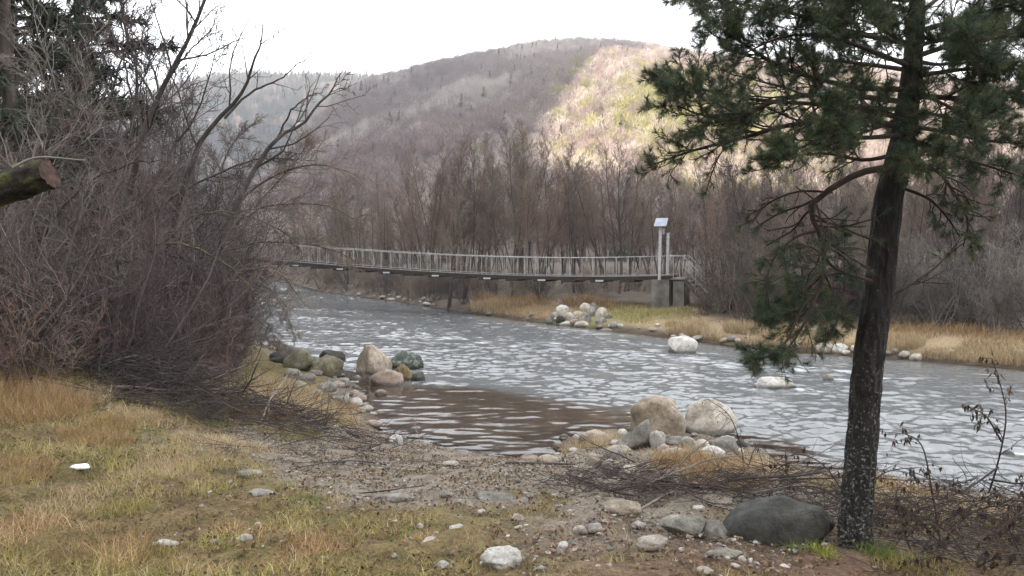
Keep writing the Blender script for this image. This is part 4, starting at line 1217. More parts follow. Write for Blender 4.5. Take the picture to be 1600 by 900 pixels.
# far bank shrubs
FARL = [(585, 2.2, .6, 0), (622, 2.0, .6, 0), (655, 2.2, .55, 0), (705, 3.2, .6, 0), (745, 4.2, .6, 0), (772, 5.5, .6, 0), (820, 6.5, .6, 0), (430, 2.0, .9, 0), (455, 1.6, .85, 0), (478, 1.8, .85, 0), (520, 1.4, .75, 0), (505, 4, 1.0, 0), (500, 1.5, .75, 0), (540, 1.2, .7, 0), (575, 1.0, .6, 0), (600, 1.3, .55, 0), (640, 1.1, .5, 0), (675, 1.0, .5, 0), (690, 2.5, .7, 0), (725, 1.8, .55, 0), (800, 4.5, .5, 0), (845, 5, .55, 0), (660, 3.5, .8, 0), (610, 3.5, .8, 0), (560, 3.5, .85, 0),
                                        (1142, 5.5, .95, 0), (1103, 4.0, .5, 0), (1116, 5.0, .6, 0), (1158, 3.4, .85, 0), (1185, 2.8, .9, 0), (1215, 4.5, .9, 0), (1140, 6.5, 1.1, 0), (1190, 6, 1.1, 0), (1128, 8.5, .9, 0),
                                        (1390, 3.5, .75, 0), (1430, 4, .8, 0), (1470, 3.2, .85, 0), (1505, 4, .9, 0), (1545, 3, .8, 0), (1585, 3.6, .9, 0), (1625, 3, .9, 0), (1450, 6, 1.1, 0), (1520, 6.5, 1.1, 0), (1580, 7, 1.1, 0), (1400, 7, 1.1, 0), (1340, 6, .8, 0), (1290, 6.5, .8, 0)]
for i, (px, off, sc, low) in enumerate(FARL):
    d = far_depth(px) + off; x = pa(px) * d
    mt = (M_TWIG, M_TWIGGREY)[i % 2] if px < 1000 else (M_TWIG, M_TWIGGREY)[i % 2] if px < 1300 else (M_TWIGPALE, M_TWIGGREY, M_TWIGPALE)[i % 3]
    lb, gr = (('dark leafless shrub overhanging the far water under the bridge', 'shrubs at the far waterline under the bridge') if px < 1000 else ('brown leafless shrub right of the bridge steps', 'shrubs beside the bridge steps') if px < 1280 else ('pale-twigged leafless shrub on the right far bank', 'shrubs on the right far bank'))
    zf = lambda q: 0 if q < 1000 else 1 if q < 1280 else 2
    lb = lb.replace('shrub ', 'shrubs ', 1); lb = ordinal(px, [q[0] for q in FARL if zf(q[0]) == zf(px)]) + ' from the left of the ' + lb
    make_shrub(lb, sm(i % 4, mt), (x, d, gz(x, d)), rng.uniform(0, 6.28), sc, gr, (0, 0))

# undergrowth beneath the far wood
for i in range(46):
    px = 470 + 1150 * (i + rng.random()) / 46
    d = max(far_depth(px) + rng.uniform(4, 13), 37.5 + rng.uniform(0, 8) if 780 < px < 1110 else 0); x = pa(px) * d
    make_shrub('low brown undergrowth shrub beneath the trees of the far wood', sm(i % 3, (M_TWIG, M_TWIGRED, M_TWIGGREY)[i % 3], True), (x, d, gz(x, d)), rng.uniform(0, 6.28), rng.uniform(0.7, 1.3), 'undergrowth beneath the far wood')

# ------------------------------------------------------------------ leaning trees of the left bank (limbs traced at their own depth)
def limb_tree(name, label, limbs, depth, k1, k2, k3, tw, mat, seed, up=0.04, moss=False, base=None):
    """limbs: list of (pixel path, r0, r1); a path may carry its own depth as third number"""
    rng = np.random.default_rng(seed)
    first = limbs[0][0][0]
    b0 = P(first[0], first[1], first[2] if len(first) > 2 else depth)
    t_ = thing(name, label, 'tree', b0)
    for i, (path, ra, rb) in enumerate(limbs):
        pts = np.array([P(q[0], q[1], q[2] if len(q) > 2 else depth) for q in path])
        pts = resample(pts, 18)
        pts[2:] += rng.normal(size=(16, 3)) * 0.012
        pts = pts - b0
        rad = np.linspace(ra, rb, 18) * 0.62
        o = MB().tubes(pts, rad, 7).build('trunk' if i == 0 else 'limb', M_MOSSB if moss else M_TRUNK, t_)
        br = MB()
        s, d, L, q = spawn(rng, pts[None], rad[None], k1, 0.3, 1.0, 0.4, 1.0, (0.16, 0.34), 0.5, 0, tw * 1.5)
        p1, r1 = grow(rng, s, d, L, q, 6, 0.14, up, 0.35); br.tubes(p1, r1, 4)
        s, d, L, q = spawn(rng, p1, r1, k2, 0.15, 1.0, 0.4, 1.0, (0.3, 0.6), 0.65, 0, tw)
        p2, r2 = grow(rng, s, d, L, q, 5, 0.16, up, 0.5); br.tubes(p2, r2, 3)
        s, d, L, q = spawn(rng, p2, r2, k3, 0.2, 1.0, 0.4, 1.0, (0.4, 0.7), 0.75, 0, tw * 0.8)
        p3, r3 = grow(rng, s, d, L, q, 3, 0.16, up, 0.5); br.tubes(p3, r3, 3)
        br.build('twigs', mat, o)['kind'] = 'stuff'
    return t_
def gy(px, d):                                     # photograph row of the ground at column px, depth d
    z = gz(pa(px) * d, d)
    # invert the pitch exactly enough for placing a foot
    return 450 + F * math.tan(math.atan((CAMZ - z) / d) - PITCH) + 6
limb_tree('leaning_tree', 'leaning bare tree whose trunk runs off the top of the picture', [([(150, gy(150, 13)), (185, 380), (215, 250), (243, 160), (275, 100), (300, 48), (325, -10), (340, -60)], 0.10, 0.03), ([(262, 125), (290, 88), (318, 60), (345, 20)], 0.03, 0.008), ([(225, 215), (200, 130), (190, 60), (200, -20)], 0.035, 0.01)], 13, 14, 6, 4, 0.0045, M_TWIGGREY, 301)
limb_tree('leaning_tree', 'bare tree leaning over the river with two forked grey tips against the sky', [([(235, gy(235, 14)), (262, 400), (295, 260), (332, 195), (374, 151), (393, 106), (408, 64), (410, 36)], 0.10, 0.012), ([(351, 185), (389, 145), (431, 127), (457, 108), (486, 82)], 0.04, 0.008), ([(406, 70), (430, 55), (459, 38)], 0.018, 0.006)], 14, 6, 3, 2, 0.0045, M_TWIGGREY, 302)
limb_tree('leaning_tree', 'strongly leaning bare tree reaching furthest over the river', [([(300, gy(300, 15)), (340, 400), (385, 290), (415, 242), (438, 212), (472, 193), (499, 162), (521, 136), (536, 110)], 0.10, 0.012), ([(430, 222), (455, 175), (480, 152), (504, 144)], 0.035, 0.008), ([(515, 145), (535, 138), (553, 146)], 0.016, 0.005), ([(519, 138), (534, 125), (546, 111)], 0.014, 0.005)], 15, 7, 4, 3, 0.0045, M_TWIGGREY, 303)
limb_tree('leaning_tree', 'mossy tree with a low arching limb drooping towards the water', [([(170, gy(170, 12.5)), (195, 440), (223, 396), (257, 379), (300, 386), (350, 410), (395, 455)], 0.065, 0.012), ([(185, 440), (180, 405), (233, 427), (268, 440), (320, 470)], 0.04, 0.01), ([(257, 379), (300, 340), (350, 330), (420, 350), (470, 380)], 0.03, 0.008)], 12.5, 14, 6, 5, 0.0045, M_TWIGGREY, 304, -0.05, True)
limb_tree('leaning_tree', 'dark low limb stretching across bright water at the thicket edge', [([(300, gy(300, 17)), (322, 480), (350, 445), (383, 427), (415, 419), (450, 440), (478, 480)], 0.09, 0.012), ([(383, 427), (420, 450), (448, 490), (462, 530)], 0.03, 0.006), ([(340, 460), (390, 490), (425, 520), (440, 545)], 0.03, 0.006)], 17, 16, 7, 5, 0.005, M_TWIG, 305, -0.08, True)
limb_tree('leaning_tree', 'brown spreading tree filling the thicket edge above the left end of the bridge', [([(290, gy(290, 20)), (330, 400), (380, 310), (440, 270), (500, 258), (545, 270)], 0.08, 0.012), ([(340, 380), (400, 330), (460, 318), (520, 325), (565, 350)], 0.04, 0.008), ([(330, 400), (400, 380), (460, 380), (520, 390), (560, 412)], 0.04, 0.008), ([(335, 390), (340, 300), (360, 230), (400, 190)], 0.04, 0.008), ([(350, 370), (420, 300), (470, 240), (480, 220)], 0.035, 0.008)], 20, 24, 8, 6, 0.006, M_TWIG, 306, 0.0)
limb_tree('leaning_tree', 'grey bare tree near the left edge with pale crooked branches', [([(40, gy(40, 11)), (60, 400), (50, 280), (90, 170), (70, 80), (90, -30)], 0.06, 0.02), ([(50, 280), (110, 240), (140, 190), (130, 110), (160, 20)], 0.03, 0.008), ([(60, 380), (120, 300), (190, 260), (250, 250)], 0.03, 0.008), ([(90, 170), (30, 110), (-20, 90)], 0.03, 0.008)], 11, 16, 7, 4, 0.004, M_TWIGPALE, 307)
limb_tree('leaning_tree', 'dark multi-stemmed bare tree in the middle of the left thicket', [([(215, gy(215, 16)), (225, 330), (205, 220), (215, 120), (190, 20), (190, -60)], 0.09, 0.02), ([(222, 350), (260, 250), (300, 190), (330, 110), (340, 60)], 0.05, 0.01), ([(222, 350), (150, 240), (110, 150), (120, 60)], 0.05, 0.01), ([(225, 340), (320, 280), (400, 250), (450, 255)], 0.05, 0.01)], 16, 18, 7, 5, 0.005, M_TWIGGREY, 308)

LBT = [(-40, 19, 1.05), (15, 20, 1.1), (55, 18, 1.0), (95, 20, 1.15), (130, 17.5, 0.95), (165, 20, 1.05), (200, 21, 1.0), (238, 21.5, 0.85), (280, 23, 0.8)]
for i, (px, dd, sc) in enumerate(LBT):
    x = pa(px) * dd
    make_tree('bare_tree', ORD[i] + ' from the left of the fine-twigged bare trees rising behind the left thicket', 'tree', ALDM[(i * 2) % 5], (M_TRUNK, (M_TWIGGREY, M_TWIGPUR)[i % 2]), (x, dd, gz(x, dd) - .05), i * 1.7, sc, 'bare trees behind the left thicket', (0, 0.06))

# ------------------------------------------------------------------ conifers
M_SPRUCE = noisy('spruce_needles', [(0.3, (0.018, 0.03, 0.018)), (0.7, (0.042, 0.06, 0.032))], 1.2, 0.8, 0, vary=0.2)
def conifer_meshes(seed, H, nb, wid, nl=0.055, z0=0.08, dens=70):
    rng = np.random.default_rng(seed)
    tb = MB()
    p, r = grow(rng, np.array([[0, 0, -0.2]]), np.array([[0, 0, 1.0]]), [H], [0.016 * H], 12, 0.01, 0, 0.08)
    tb.tubes(p, r, 8)
    t_ = z0 + (0.99 - z0) * (np.arange(nb) + rng.random(nb)) / nb
    a = rng.random(nb) * 6.283
    L = wid * (1.03 - t_) ** 0.75 * (0.7 + 0.5 * rng.random(nb))
    s = np.stack([0 * a, 0 * a, t_ * H], -1)
    d = np.stack([np.cos(a), np.sin(a), -0.12 + 0.5 * t_], -1)
    p1, r1 = grow(rng, s, d, L, 0.012 + 0.012 * L, 7, 0.06, -0.03, 0.25)
    tb.tubes(p1, r1, 4)
    s, d, L2, q = spawn(rng, p1, r1, 11, 0.15, 1.0, 0.5, 1.0, (0.22, 0.4), 0.5, 0.5, 0.004)
    p2, r2 = grow(rng, s, d, L2, q, 5, 0.08, -0.05, 0.4)
    tb.tubes(p2, r2, 3)
    pp = np.concatenate([p2, p1[:, 2:]], 0)
    n = len(pp)
    k = dens
    f = rng.random((n, k)) * 3.999; i = f.astype(int); fr = (f - i)[..., None]
    bi = np.arange(n)[:, None]
    base = pp[bi, i] * (1 - fr) + pp[bi, i + 1] * fr
    T = norm(pp[bi, i + 1] - pp[bi, i])
    rv = rng.normal(size=T.shape); pv = norm(rv - (rv * T).sum(-1, keepdims=True) * T)
    an = 0.6 + 0.6 * rng.random((n, k, 1))
    dr = T * np.cos(an) + pv * np.sin(an)
    ln = nl * (0.7 + 0.6 * rng.random((n, k, 1)))
    side = norm(np.cross(dr, rng.normal(size=dr.shape))) * nl * 0.09
    V = np.stack([base - side, base + side, base + dr * ln], 2).reshape(-1, 3)
    return tb.mesh('trunk'), mesh_np('crown', V, None, np.arange(len(V)).reshape(-1, 3), smooth=False)
CON = [conifer_meshes(400, 12, 90, 2.6, 0.22, 0.05, 34), conifer_meshes(401, 12, 80, 2.9, 0.24, 0.08, 32)]
BUSHC = conifer_meshes(402, 4.2, 60, 1.5, 0.12, 0.02, 40)
for a, b_ in CON + [BUSHC]:
    a.materials.append(M_TRUNK); b_.materials.append(M_SPRUCE)
def conifer(name, label, meshes, px, d, sc, rz, group=None):
    x = pa(px) * d
    t_ = thing(name, label, 'tree', (x, d, gz(x, d)), rz, group); t_.scale = (sc, sc, sc)
    obj('trunk', meshes[0], None, t_); obj('crown', meshes[1], None, t_)
conifer('spruce_tree', 'dark spruce filling the upper left corner behind the thicket', CON[0], 35, 17, 1.1, 0)
conifer('spruce_tree', 'dark spruce beside the corner one, its boughs ending against the sky', CON[1], 140, 21, 1.1, 2)
conifer('spruce_tree', 'dark spruce cut by the left picture edge', CON[1], -70, 21, 1.2, 1)
conifer('spruce_tree', 'dark spruce low behind the left thicket', CON[0], 20, 29, 0.9, 3)
for k, (px, dd, sc) in enumerate([(60, 36, .62), (135, 40, .6), (205, 37, .5), (262, 42, .5), (308, 46, .42), (330, 60, .55), (-20, 38, .7)]):
    conifer('spruce_tree', 'dim spruce standing beyond the left thicket, ' + ORD[[2, 3, 4, 5, 6, 7, 1][k] - 1] + ' from the left', CON[k % 2], px, dd, sc, k * 1.3, 'spruces beyond the left thicket')
conifer('pine_bush', 'dark green young pine on the far bank left of the big trunk', BUSHC, 1262, 26.5, 0.92, 0)
conifer('pine_bush', 'dark green young pine on the far bank half behind the big trunk', BUSHC, 1318, 27.3, 0.8, 2)
conifer('pine_bush', 'small green pine at the water edge under the hanging branch', BUSHC, 1198, 25.2, 0.42, 4)

# ------------------------------------------------------------------ sawn leaning log at the left edge
M_CUT = noisy('sawn_wood_face', [(0.3, (0.018, 0.011, 0.009)), (0.5, (0.05, 0.028, 0.022)), (0.72, (0.1, 0.06, 0.045))], 22, 0.85, 0.4, 0.004)
M_MOSS = noisy('bright_moss', [(0.3, (0.07, 0.07, 0.02)), (0.6, (0.15, 0.145, 0.045)), (0.75, (0.2, 0.19, 0.08))], 12, 0.95, 0.8, 0.02)
M_LOG = noisy('dark_log_bark', [(0.36, (0.018, 0.014, 0.012)), (0.5, (0.042, 0.034, 0.027)), (0.62, (0.085, 0.088, 0.03))], 9, 0.95, 1.0, 0.08)
D_ = 4.1
e1 = P(78, 271, D_); e0 = P(10, 292, D_ + 0.02)
ld = norm((e1 - e0)[None])[0]
far_end = e1 - ld * 5.2
lg = thing('sawn_trunk', 'mossy leaning trunk with a sawn reddish end reaching in at the left edge', 'log', far_end)
u_ = norm(np.cross(ld, [0, 0, 1.0])[None])[0]; v_ = np.cross(u_, ld)
s_ = np.linspace(0, 5.2, 90); th = np.arange(40) * 2 * np.pi / 40
SS, TT = np.meshgrid(s_, th, indexing='ij')
bend = -0.11 * ((5.2 - SS) ** 1.5) * 0.12
rad = 0.076 + 0.012 * (5.2 - SS) / 5.2 * 3 + 0.010 * noise2(SS * 6, TT * 3, 5) + 0.008 * noise2(SS * 22, TT * 9, 6) + 0.012 * np.exp(-((SS - 5.02) / 0.06) ** 2) * (1 + np.sin(TT))
V = ld * SS[..., None] + u_ * (rad * np.cos(TT))[..., None] + v_ * (rad * np.sin(TT))[..., None]
V[..., 2] += bend
ii = np.arange(90 * 40).reshape(90, 40)
q = np.stack([ii[:-1], np.roll(ii[:-1], -1, 1), np.roll(ii[1:], -1, 1), ii[1:]], -1).reshape(-1, 4)
obj('bark', mesh_np('bark', V, q), M_LOG, lg)
ring = V[-1]; cen = ring.mean(0) - ld * 0.006
cv = [cen]; ct_ = []
for k, f in enumerate((0.35, 0.7, 1.0)): cv.extend(cen + (ring - cen) * f + ld * (0.004 * math.sin(k * 5)))
for j in range(40):
    j2 = (j + 1) % 40; ct_.append((0, 1 + j, 1 + j2))
    for k in range(2): ct_ += [(1 + k * 40 + j, 1 + (k + 1) * 40 + j, 1 + (k + 1) * 40 + j2), (1 + k * 40 + j, 1 + (k + 1) * 40 + j2, 1 + k * 40 + j2)]
obj('sawn_face', mesh_np('sawn_face', np.array(cv), None, np.array(ct_)), M_CUT, lg)
# moss pad along the top
sel = np.linspace(3.6, 5.1, 40); tm = np.linspace(0.75, 2.4, 14)
SM_, TM_ = np.meshgrid(sel, tm, indexing='ij')
rm = 0.085 + 0.012 * (5.2 - SM_) / 5.2 * 3 + 0.014 * noise2(SM_ * 9, TM_ * 4, 9) - 0.02 * (np.abs(TM_ - 1.57) / 0.82) ** 3
VM = ld * SM_[..., None] + u_ * (rm * np.cos(TM_))[..., None] + v_ * (rm * np.sin(TM_))[..., None]
VM[..., 2] += -0.11 * ((5.2 - SM_) ** 1.5) * 0.12
ii = np.arange(40 * 14).reshape(40, 14)
obj('moss', mesh_np('moss', VM, np.stack([ii[:-1, :-1], ii[:-1, 1:], ii[1:, 1:], ii[1:, :-1]], -1).reshape(-1, 4)), M_MOSS, lg)
MB().tubes(resample([P(20, 262, 4.0) - far_end, P(60, 246, 4.0) - far_end, P(135, 251, 3.9) - far_end], 10), np.linspace(.008, .004, 10), 5).build('twig', M_TWIGPALE, lg)

# ------------------------------------------------------------------ big pine on the right
m, t, b = new_mat('pine_bark')
vec = coords(t, 'Object', (1, 1, 0.35))
v2 = coords(t, 'Object')
vo = node(t, 'ShaderNodeTexVoronoi'); vo.inputs['Scale'].default_value = 28; t.links.new(vec, vo.inputs['Vector'])
c = ramp(t, tex_noise(t, vec, 16, 6, 0.7), [(0.3, (0.008, 0.007, 0.0065)), (0.55, (0.017, 0.015, 0.0135)), (0.75, (0.034, 0.03, 0.027))])
sx = t.nodes.new('ShaderNodeSeparateXYZ'); t.links.new(v2, sx.inputs[0])
mr = node(t, 'ShaderNodeMapRange'); mr.inputs['From Min'].default_value = 0.2; mr.inputs['From Max'].default_value = 1.9; mr.inputs['To Min'].default_value = 0.035; mr.inputs['To Max'].default_value = -0.06
t.links.new(sx.outputs['Z'], mr.inputs['Value'])
ln_ = tex_noise(t, v2, 48, 7, 0.72)
ad = node(t, 'ShaderNodeMath', operation='ADD'); t.links.new(ln_, ad.inputs[0]); t.links.new(mr.outputs['Result'], ad.inputs[1])
c = mixc(t, ramp(t, ad.outputs['Value'], [(0.56, (0, 0, 0)), (0.64, (1, 1, 1))]), c, (0.17, 0.18, 0.155))
t.links.new(c, b.inputs['Base Color']); b.inputs['Roughness'].default_value = 0.95
bump(t, b, vo.outputs['Distance'], 0.9, 0.03)
M_PBARK = m
M_PBR = noisy('pine_branch_bark', [(0.3, (0.018, 0.013, 0.011)), (0.6, (0.045, 0.03, 0.023)), (0.75, (0.08, 0.05, 0.036))], 12, 0.9, 0.4, 0.006)
M_NEED = colattr('pine_needles', 0.6, 0.18)

PD = float(G(1335, 857)[1]) + 0.1
TP = [(1335, 862), (1337, 800), (1344, 720), (1351, 630), (1357, 560), (1372, 465), (1386, 330), (1404, 250), (1416, 185), (1425, 110), (1431, 38), (1438, -60), (1446, -200), (1452, -420), (1456, -640)]
TW = [62, 54, 51, 50, 50, 47, 46, 42, 38, 32, 27, 25, 20, 12, 4]
tp = np.array([P(a, c_, PD) for a, c_ in TP])
tp[0, 2] = gz(tp[0, 0], tp[0, 1]) - 0.12
root = np.array([tp[0, 0], tp[0, 1], tp[0, 2] + 0.1])
pine = thing('pine_tree', 'dark lichen-spotted pine trunk with drooping needle branches on the near right bank', 'tree', root)
NT = 190
tpp = resample(tp, NT); trad = np.interp(np.linspace(0, len(TW) - 1, NT), np.arange(len(TW)), np.array(TW) * 0.86 / 2 / F * PD)
SD = 44
V, q = tubes(tpp, trad, SD)
V = V.reshape(NT, SD, 3)
hh = np.linspace(0, 1, NT)[:, None] * 40; ta = np.arange(SD)[None] * 2 * np.pi / SD
cxn, sxn = np.cos(ta), np.sin(ta)
bk = noise3(cxn * 3.6 + 0 * hh, sxn * 3.6 + 0 * hh, hh * 0.9, 7); bk2 = noise3(cxn * 8 + 0 * hh, sxn * 8 + 0 * hh, hh * 2.4, 8)
amp = (0.010 * (1 - np.abs(bk) * 2) + 0.006 * bk2) * np.clip(trad / 0.1, 0.2, 1)[:, None] + 0.03 * np.exp(-hh * 1.6) * (0.5 + 0.7 * noise3(cxn * 1.5 + 0 * hh, sxn * 1.5 + 0 * hh, 0 * hh, 9))
dirv = norm(V - tpp[:, None])
V = V + dirv * amp[..., None]
obj('trunk', mesh_np('trunk', V.reshape(-1, 3) - root, q), M_PBARK, pine)

NG = np.array([(0.038, 0.06, 0.033), (0.052, 0.078, 0.044), (0.03, 0.046, 0.031), (0.075, 0.096, 0.055), (0.062, 0.07, 0.036)])
def needles(rng, pp, k, nl=0.058, w=0.00125, t0=0.2, tint=1.0):
    n, N, _ = pp.shape
    f = (t0 + (1 - t0) * rng.random((n, k)) ** 0.8) * (N - 1.001); i = f.astype(int); fr = (f - i)[..., None]
    bi = np.arange(n)[:, None]
    base = pp[bi, i] * (1 - fr) + pp[bi, i + 1] * fr
    T = norm(pp[bi, i + 1] - pp[bi, i])
    rv = rng.normal(size=T.shape); pv = norm(rv - (rv * T).sum(-1, keepdims=True) * T)
    an = 0.45 + 0.65 * rng.random((n, k, 1))
    d = T * np.cos(an) + pv * np.sin(an)
    ln = nl * (0.7 + 0.5 * rng.random((n, k, 1)))
    sd = norm(np.cross(d, rng.normal(size=d.shape))) * w
    V = np.stack([base - sd, base + sd, base + d * ln], 2).reshape(-1, 3)
    c = 1.15 * NG[rng.integers(0, 5, (n, 1))] * (0.7 + 0.6 * rng.random((n, k, 1))) * tint
    c = np.where(rng.random((n, k, 1)) < 0.04, np.array([0.13, 0.085, 0.04]), c)
    return V, np.repeat(c.reshape(-1, 3), 3, axis=0)

def pine_branch(rng, pts, r0, r1, k1, k2, nk, l1=(0.18, 0.36), bare=0.0, label=None, t0=0.25, up=0.05, flat=0.35, tint=1.0):
    pts = np.asarray(pts) - root
    n = len(pts)
    rad = np.linspace(r0, r1, n)
    mb = MB().tubes(pts, rad, 7)
    L = np.linalg.norm(np.diff(pts, axis=0), axis=1).sum()
    s, d, Ls, q = spawn(rng, pts[None], rad[None], k1, t0, 1.0, 0.55, 1.15, (l1[0], l1[1]), 0.5, flat, 0.0028)
    Ls = np.clip(Ls, 0.12, 0.6)
    p1, q1 = grow(rng, s, d, Ls, q, 7, 0.16, up, 0.5); mb.tubes(p1, q1, 5)
    s, d, L2, q = spawn(rng, p1, q1, k2, 0.15, 1.0, 0.5, 1.05, (0.25, 0.55), 0.65, 0.2, 0.0019)
    L2 = np.clip(L2, 0.05, 0.24)
    p2, q2 = grow(rng, s, d, L2, q, 5, 0.18, up * 1.5, 0.7); mb.tubes(p2, q2, 3)
    o = mb.build('branch', M_PBR, pine)
    if label: o['label'] = label
    if nk:
        live = rng.random(len(p2)) >= bare
        sets = [p2[live], p1[rng.random(len(p1)) >= bare][:, 3:]]
        Vs, Cs = [], []
        for pp in sets:
            if len(pp) == 0: continue
            v, c = needles(rng, pp, nk, tint=tint); Vs.append(v); Cs.append(c)
        if Vs:
            Vn = np.concatenate(Vs)
            obj('needles', mesh_np('needles', Vn, None, np.arange(len(Vn)).reshape(-1, 3), np.concatenate(Cs), False), M_NEED, o)['kind'] = 'stuff'
    return o
def pb(path, n=16):
    return resample([P(a if a > 1300 else 1300 - (1300 - a) * 0.93, c_, PD + (dd[0] if dd else 0)) for a, c_, *dd in path], n)
rng = np.random.default_rng(55)
NK = 64
BR = [
 ([(1408, 200), (1340, 186, -.1), (1227, 196, -.25), (1140, 218, -.3), (1064, 236, -.35), (1000, 257, -.35)], .022, .004, 16, 6, .45, 'long low branch with brown bare twigs pointing over the river'),
 ([(1420, 140), (1330, 135, -.1), (1220, 107, -.2), (1162, 75, -.2), (1120, 49, -.25), (1095, 35, -.25)], .02, .004, 14, 6, .15, None),
 ([(1412, 185), (1320, 165, .1), (1220, 160, .2), (1130, 150, .25), (1070, 135, .25), (1030, 118, .25)], .02, .004, 18, 7, .0, None),
 ([(1416, 160), (1330, 150, -.2), (1240, 150, -.4), (1150, 175, -.5), (1085, 180, -.5), (1040, 165, -.5)], .02, .004, 18, 7, .0, None),
 ([(1428, 70), (1330, 50, .1), (1230, 20, .2), (1140, 5, .3), (1050, -10, .3)], .02, .004, 16, 6, .1, None),
 ([(1432, 20), (1340, -5, -.2), (1250, -25, -.4), (1150, -15, -.5), (1075, 5, -.5)], .02, .004, 16, 6, .1, None),
 ([(1425, 105), (1350, 75, -.2), (1280, 55, -.35), (1210, 60, -.45), (1140, 90, -.5)], .018, .004, 14, 6, .05, None),
 ([(1424, 110), (1350, 100, .3), (1290, 95, .5), (1220, 110, .7)], .018, .004, 14, 6, .0, None),
 ([(1410, 210), (1360, 215, -.3), (1310, 215, -.6), (1260, 225, -.8), (1215, 250, -.9)], .018, .004, 14, 6, .1, None),
 ([(1405, 240), (1350, 250, .2), (1290, 240, .4), (1230, 245, .5), (1180, 265, .5)], .016, .004, 12, 5, .45, None),
 ([(1400, 262), (1362, 265, -.1), (1321, 281, -.15), (1264, 321, -.2), (1276, 356, -.2), (1286, 395, -.22), (1282, 440, -.25), (1262, 490, -.3), (1236, 532, -.32), (1212, 560, -.34)], .026, .005, 15, 5, .55, 'crooked reddish branch bending down towards the water'),
 ([(1372, 442), (1351, 436, -.1), (1306, 420, -.15), (1288, 402, -.2), (1262, 385, -.25), (1240, 390, -.25)], .014, .004, 6, 3, .85, None),
 ([(1275, 455, -.25), (1250, 480, -.3), (1225, 530, -.33), (1195, 556, -.36), (1168, 562, -.38)], .008, .003, 9, 5, .1, 'drooping branch tip with needle tufts in front of the river'),
 ([(1283, 430, -.25), (1262, 450, -.15), (1235, 470, -.1), (1215, 500, -.1)], .008, .003, 8, 5, .2, None),
 ([(1284, 420, -.25), (1300, 455, -.1), (1310, 490, 0), (1300, 520, 0)], .008, .003, 8, 5, .2, None),
 ([(1278, 360, -.2), (1240, 370, -.25), (1205, 400, -.3), (1190, 440, -.3), (1195, 480, -.3)], .009, .003, 9, 5, .45, None),
 ([(1300, 300, -.15), (1240, 300, -.2), (1190, 320, -.25), (1165, 350, -.3)], .009, .003, 8, 4, .7, None),
 ([(1418, 150), (1470, 152, -.1), (1530, 155, -.15), (1600, 138, -.2), (1680, 130, -.2)], .022, .006, 14, 6, .15, None),
 ([(1412, 195), (1470, 205, .1), (1540, 220, .2), (1620, 225, .2)], .018, .004, 14, 6, .25, None),
 ([(1405, 255), (1460, 265, -.1), (1490, 300, -.2), (1512, 345, -.25), (1505, 385, -.25)], .016, .004, 10, 5, .6, None),
 ([(1400, 290), (1450, 310, -.15), (1480, 340, -.2), (1500, 370, -.2)], .012, .004, 8, 4, .7, None),
 ([(1380, 470), (1430, 440, .1), (1470, 410, .2), (1510, 360, .3)], .010, .003, 6, 3, .95, None),
 ([(1427, 90), (1490, 70, .1), (1560, 60, .2), (1640, 50, .2)], .02, .005, 16, 6, .0, None),
 ([(1430, 50), (1500, 30, -.2), (1570, 10, -.3), (1640, 0, -.3)], .02, .005, 16, 6, .0, None),
 ([(1424, 120), (1490, 110, -.3), (1550, 105, -.45), (1620, 100, -.5)], .018, .004, 16, 6, .05, None),
 ([(1410, 215), (1460, 230, -.3), (1530, 255, -.5), (1610, 280, -.6)], .016, .004, 13, 5, .3, None),
 ([(1432, 25), (1480, -10, .2), (1560, -30, .4), (1640, -20, .5)], .018, .004, 14, 6, .0, None),
 ([(1408, 225), (1420, 240, -.4), (1440, 250, -.8), (1450, 270, -1.0)], .014, .004, 10, 6, .2, None),
 ([(1416, 170), (1380, 170, -.4), (1340, 165, -.8), (1300, 190, -1.0)], .016, .004, 13, 6, .05, None),
 ([(1428, 80), (1400, 60, -.4), (1370, 40, -.8), (1340, 30, -1.1)], .016, .004, 14, 6, .05, None),
 ([(1428, 75), (1470, 60, -.4), (1500, 60, -.8), (1530, 80, -1.0)], .016, .004, 14, 6, .05, None),
 ([(1420, 130), (1450, 150, -.4), (1490, 170, -.8), (1530, 190, -1.0)], .016, .004, 13, 6, .1, None),
 ([(1426, 95), (1380, 90, .5), (1340, 60, .9), (1290, 40, 1.2)], .016, .004, 14, 6, .05, None),
 ([(1426, 95), (1480, 100, .5), (1540, 80, .9), (1590, 60, 1.2)], .016, .004, 14, 6, .05, None),
 ([(1415, 180), (1370, 200, .5), (1330, 210, .8), (1280, 200, 1.1)], .016, .004, 13, 6, .1, None),
 ([(1415, 180), (1470, 180, .5), (1520, 200, .8), (1570, 190, 1.1)], .016, .004, 13, 6, .15, None),
 ([(1434, 0), (1390, -20, -.4), (1350, -25, -.8), (1300, -10, -1.1)], .016, .004, 14, 6, .05, None),
 ([(1434, 0), (1400, 0, .4), (1330, -10, .9), (1270, 10, 1.2)], .016, .004, 14, 6, .05, None),
]
for path, r0, r1, k1, k2, bare, lb in BR:
    pine_branch(rng, pb(path), r0, r1, int(k1 * 1.45), k2 + (3 if bare < .3 else 1), NK, bare=bare, label=lb, up=0.05 if path[-1][1] < 300 else -0.02)
# the crown goes on above the picture
for i in range(16):
    f = 0.80 + 0.19 * (i + rng.random()) / 16
    j = int(f * (NT - 1)); s0 = tpp[j]
    a = rng.random() * 6.283; L = 1.5 * (1.1 - f) * 3 + 0.3
    dv = np.array([math.cos(a), math.sin(a), 0.25])
    pine_branch(rng, resample([s0, s0 + dv * L * 0.5, s0 + dv * L + np.array([0, 0, 0.1])], 12), .016, .004, 10, 5, 44)

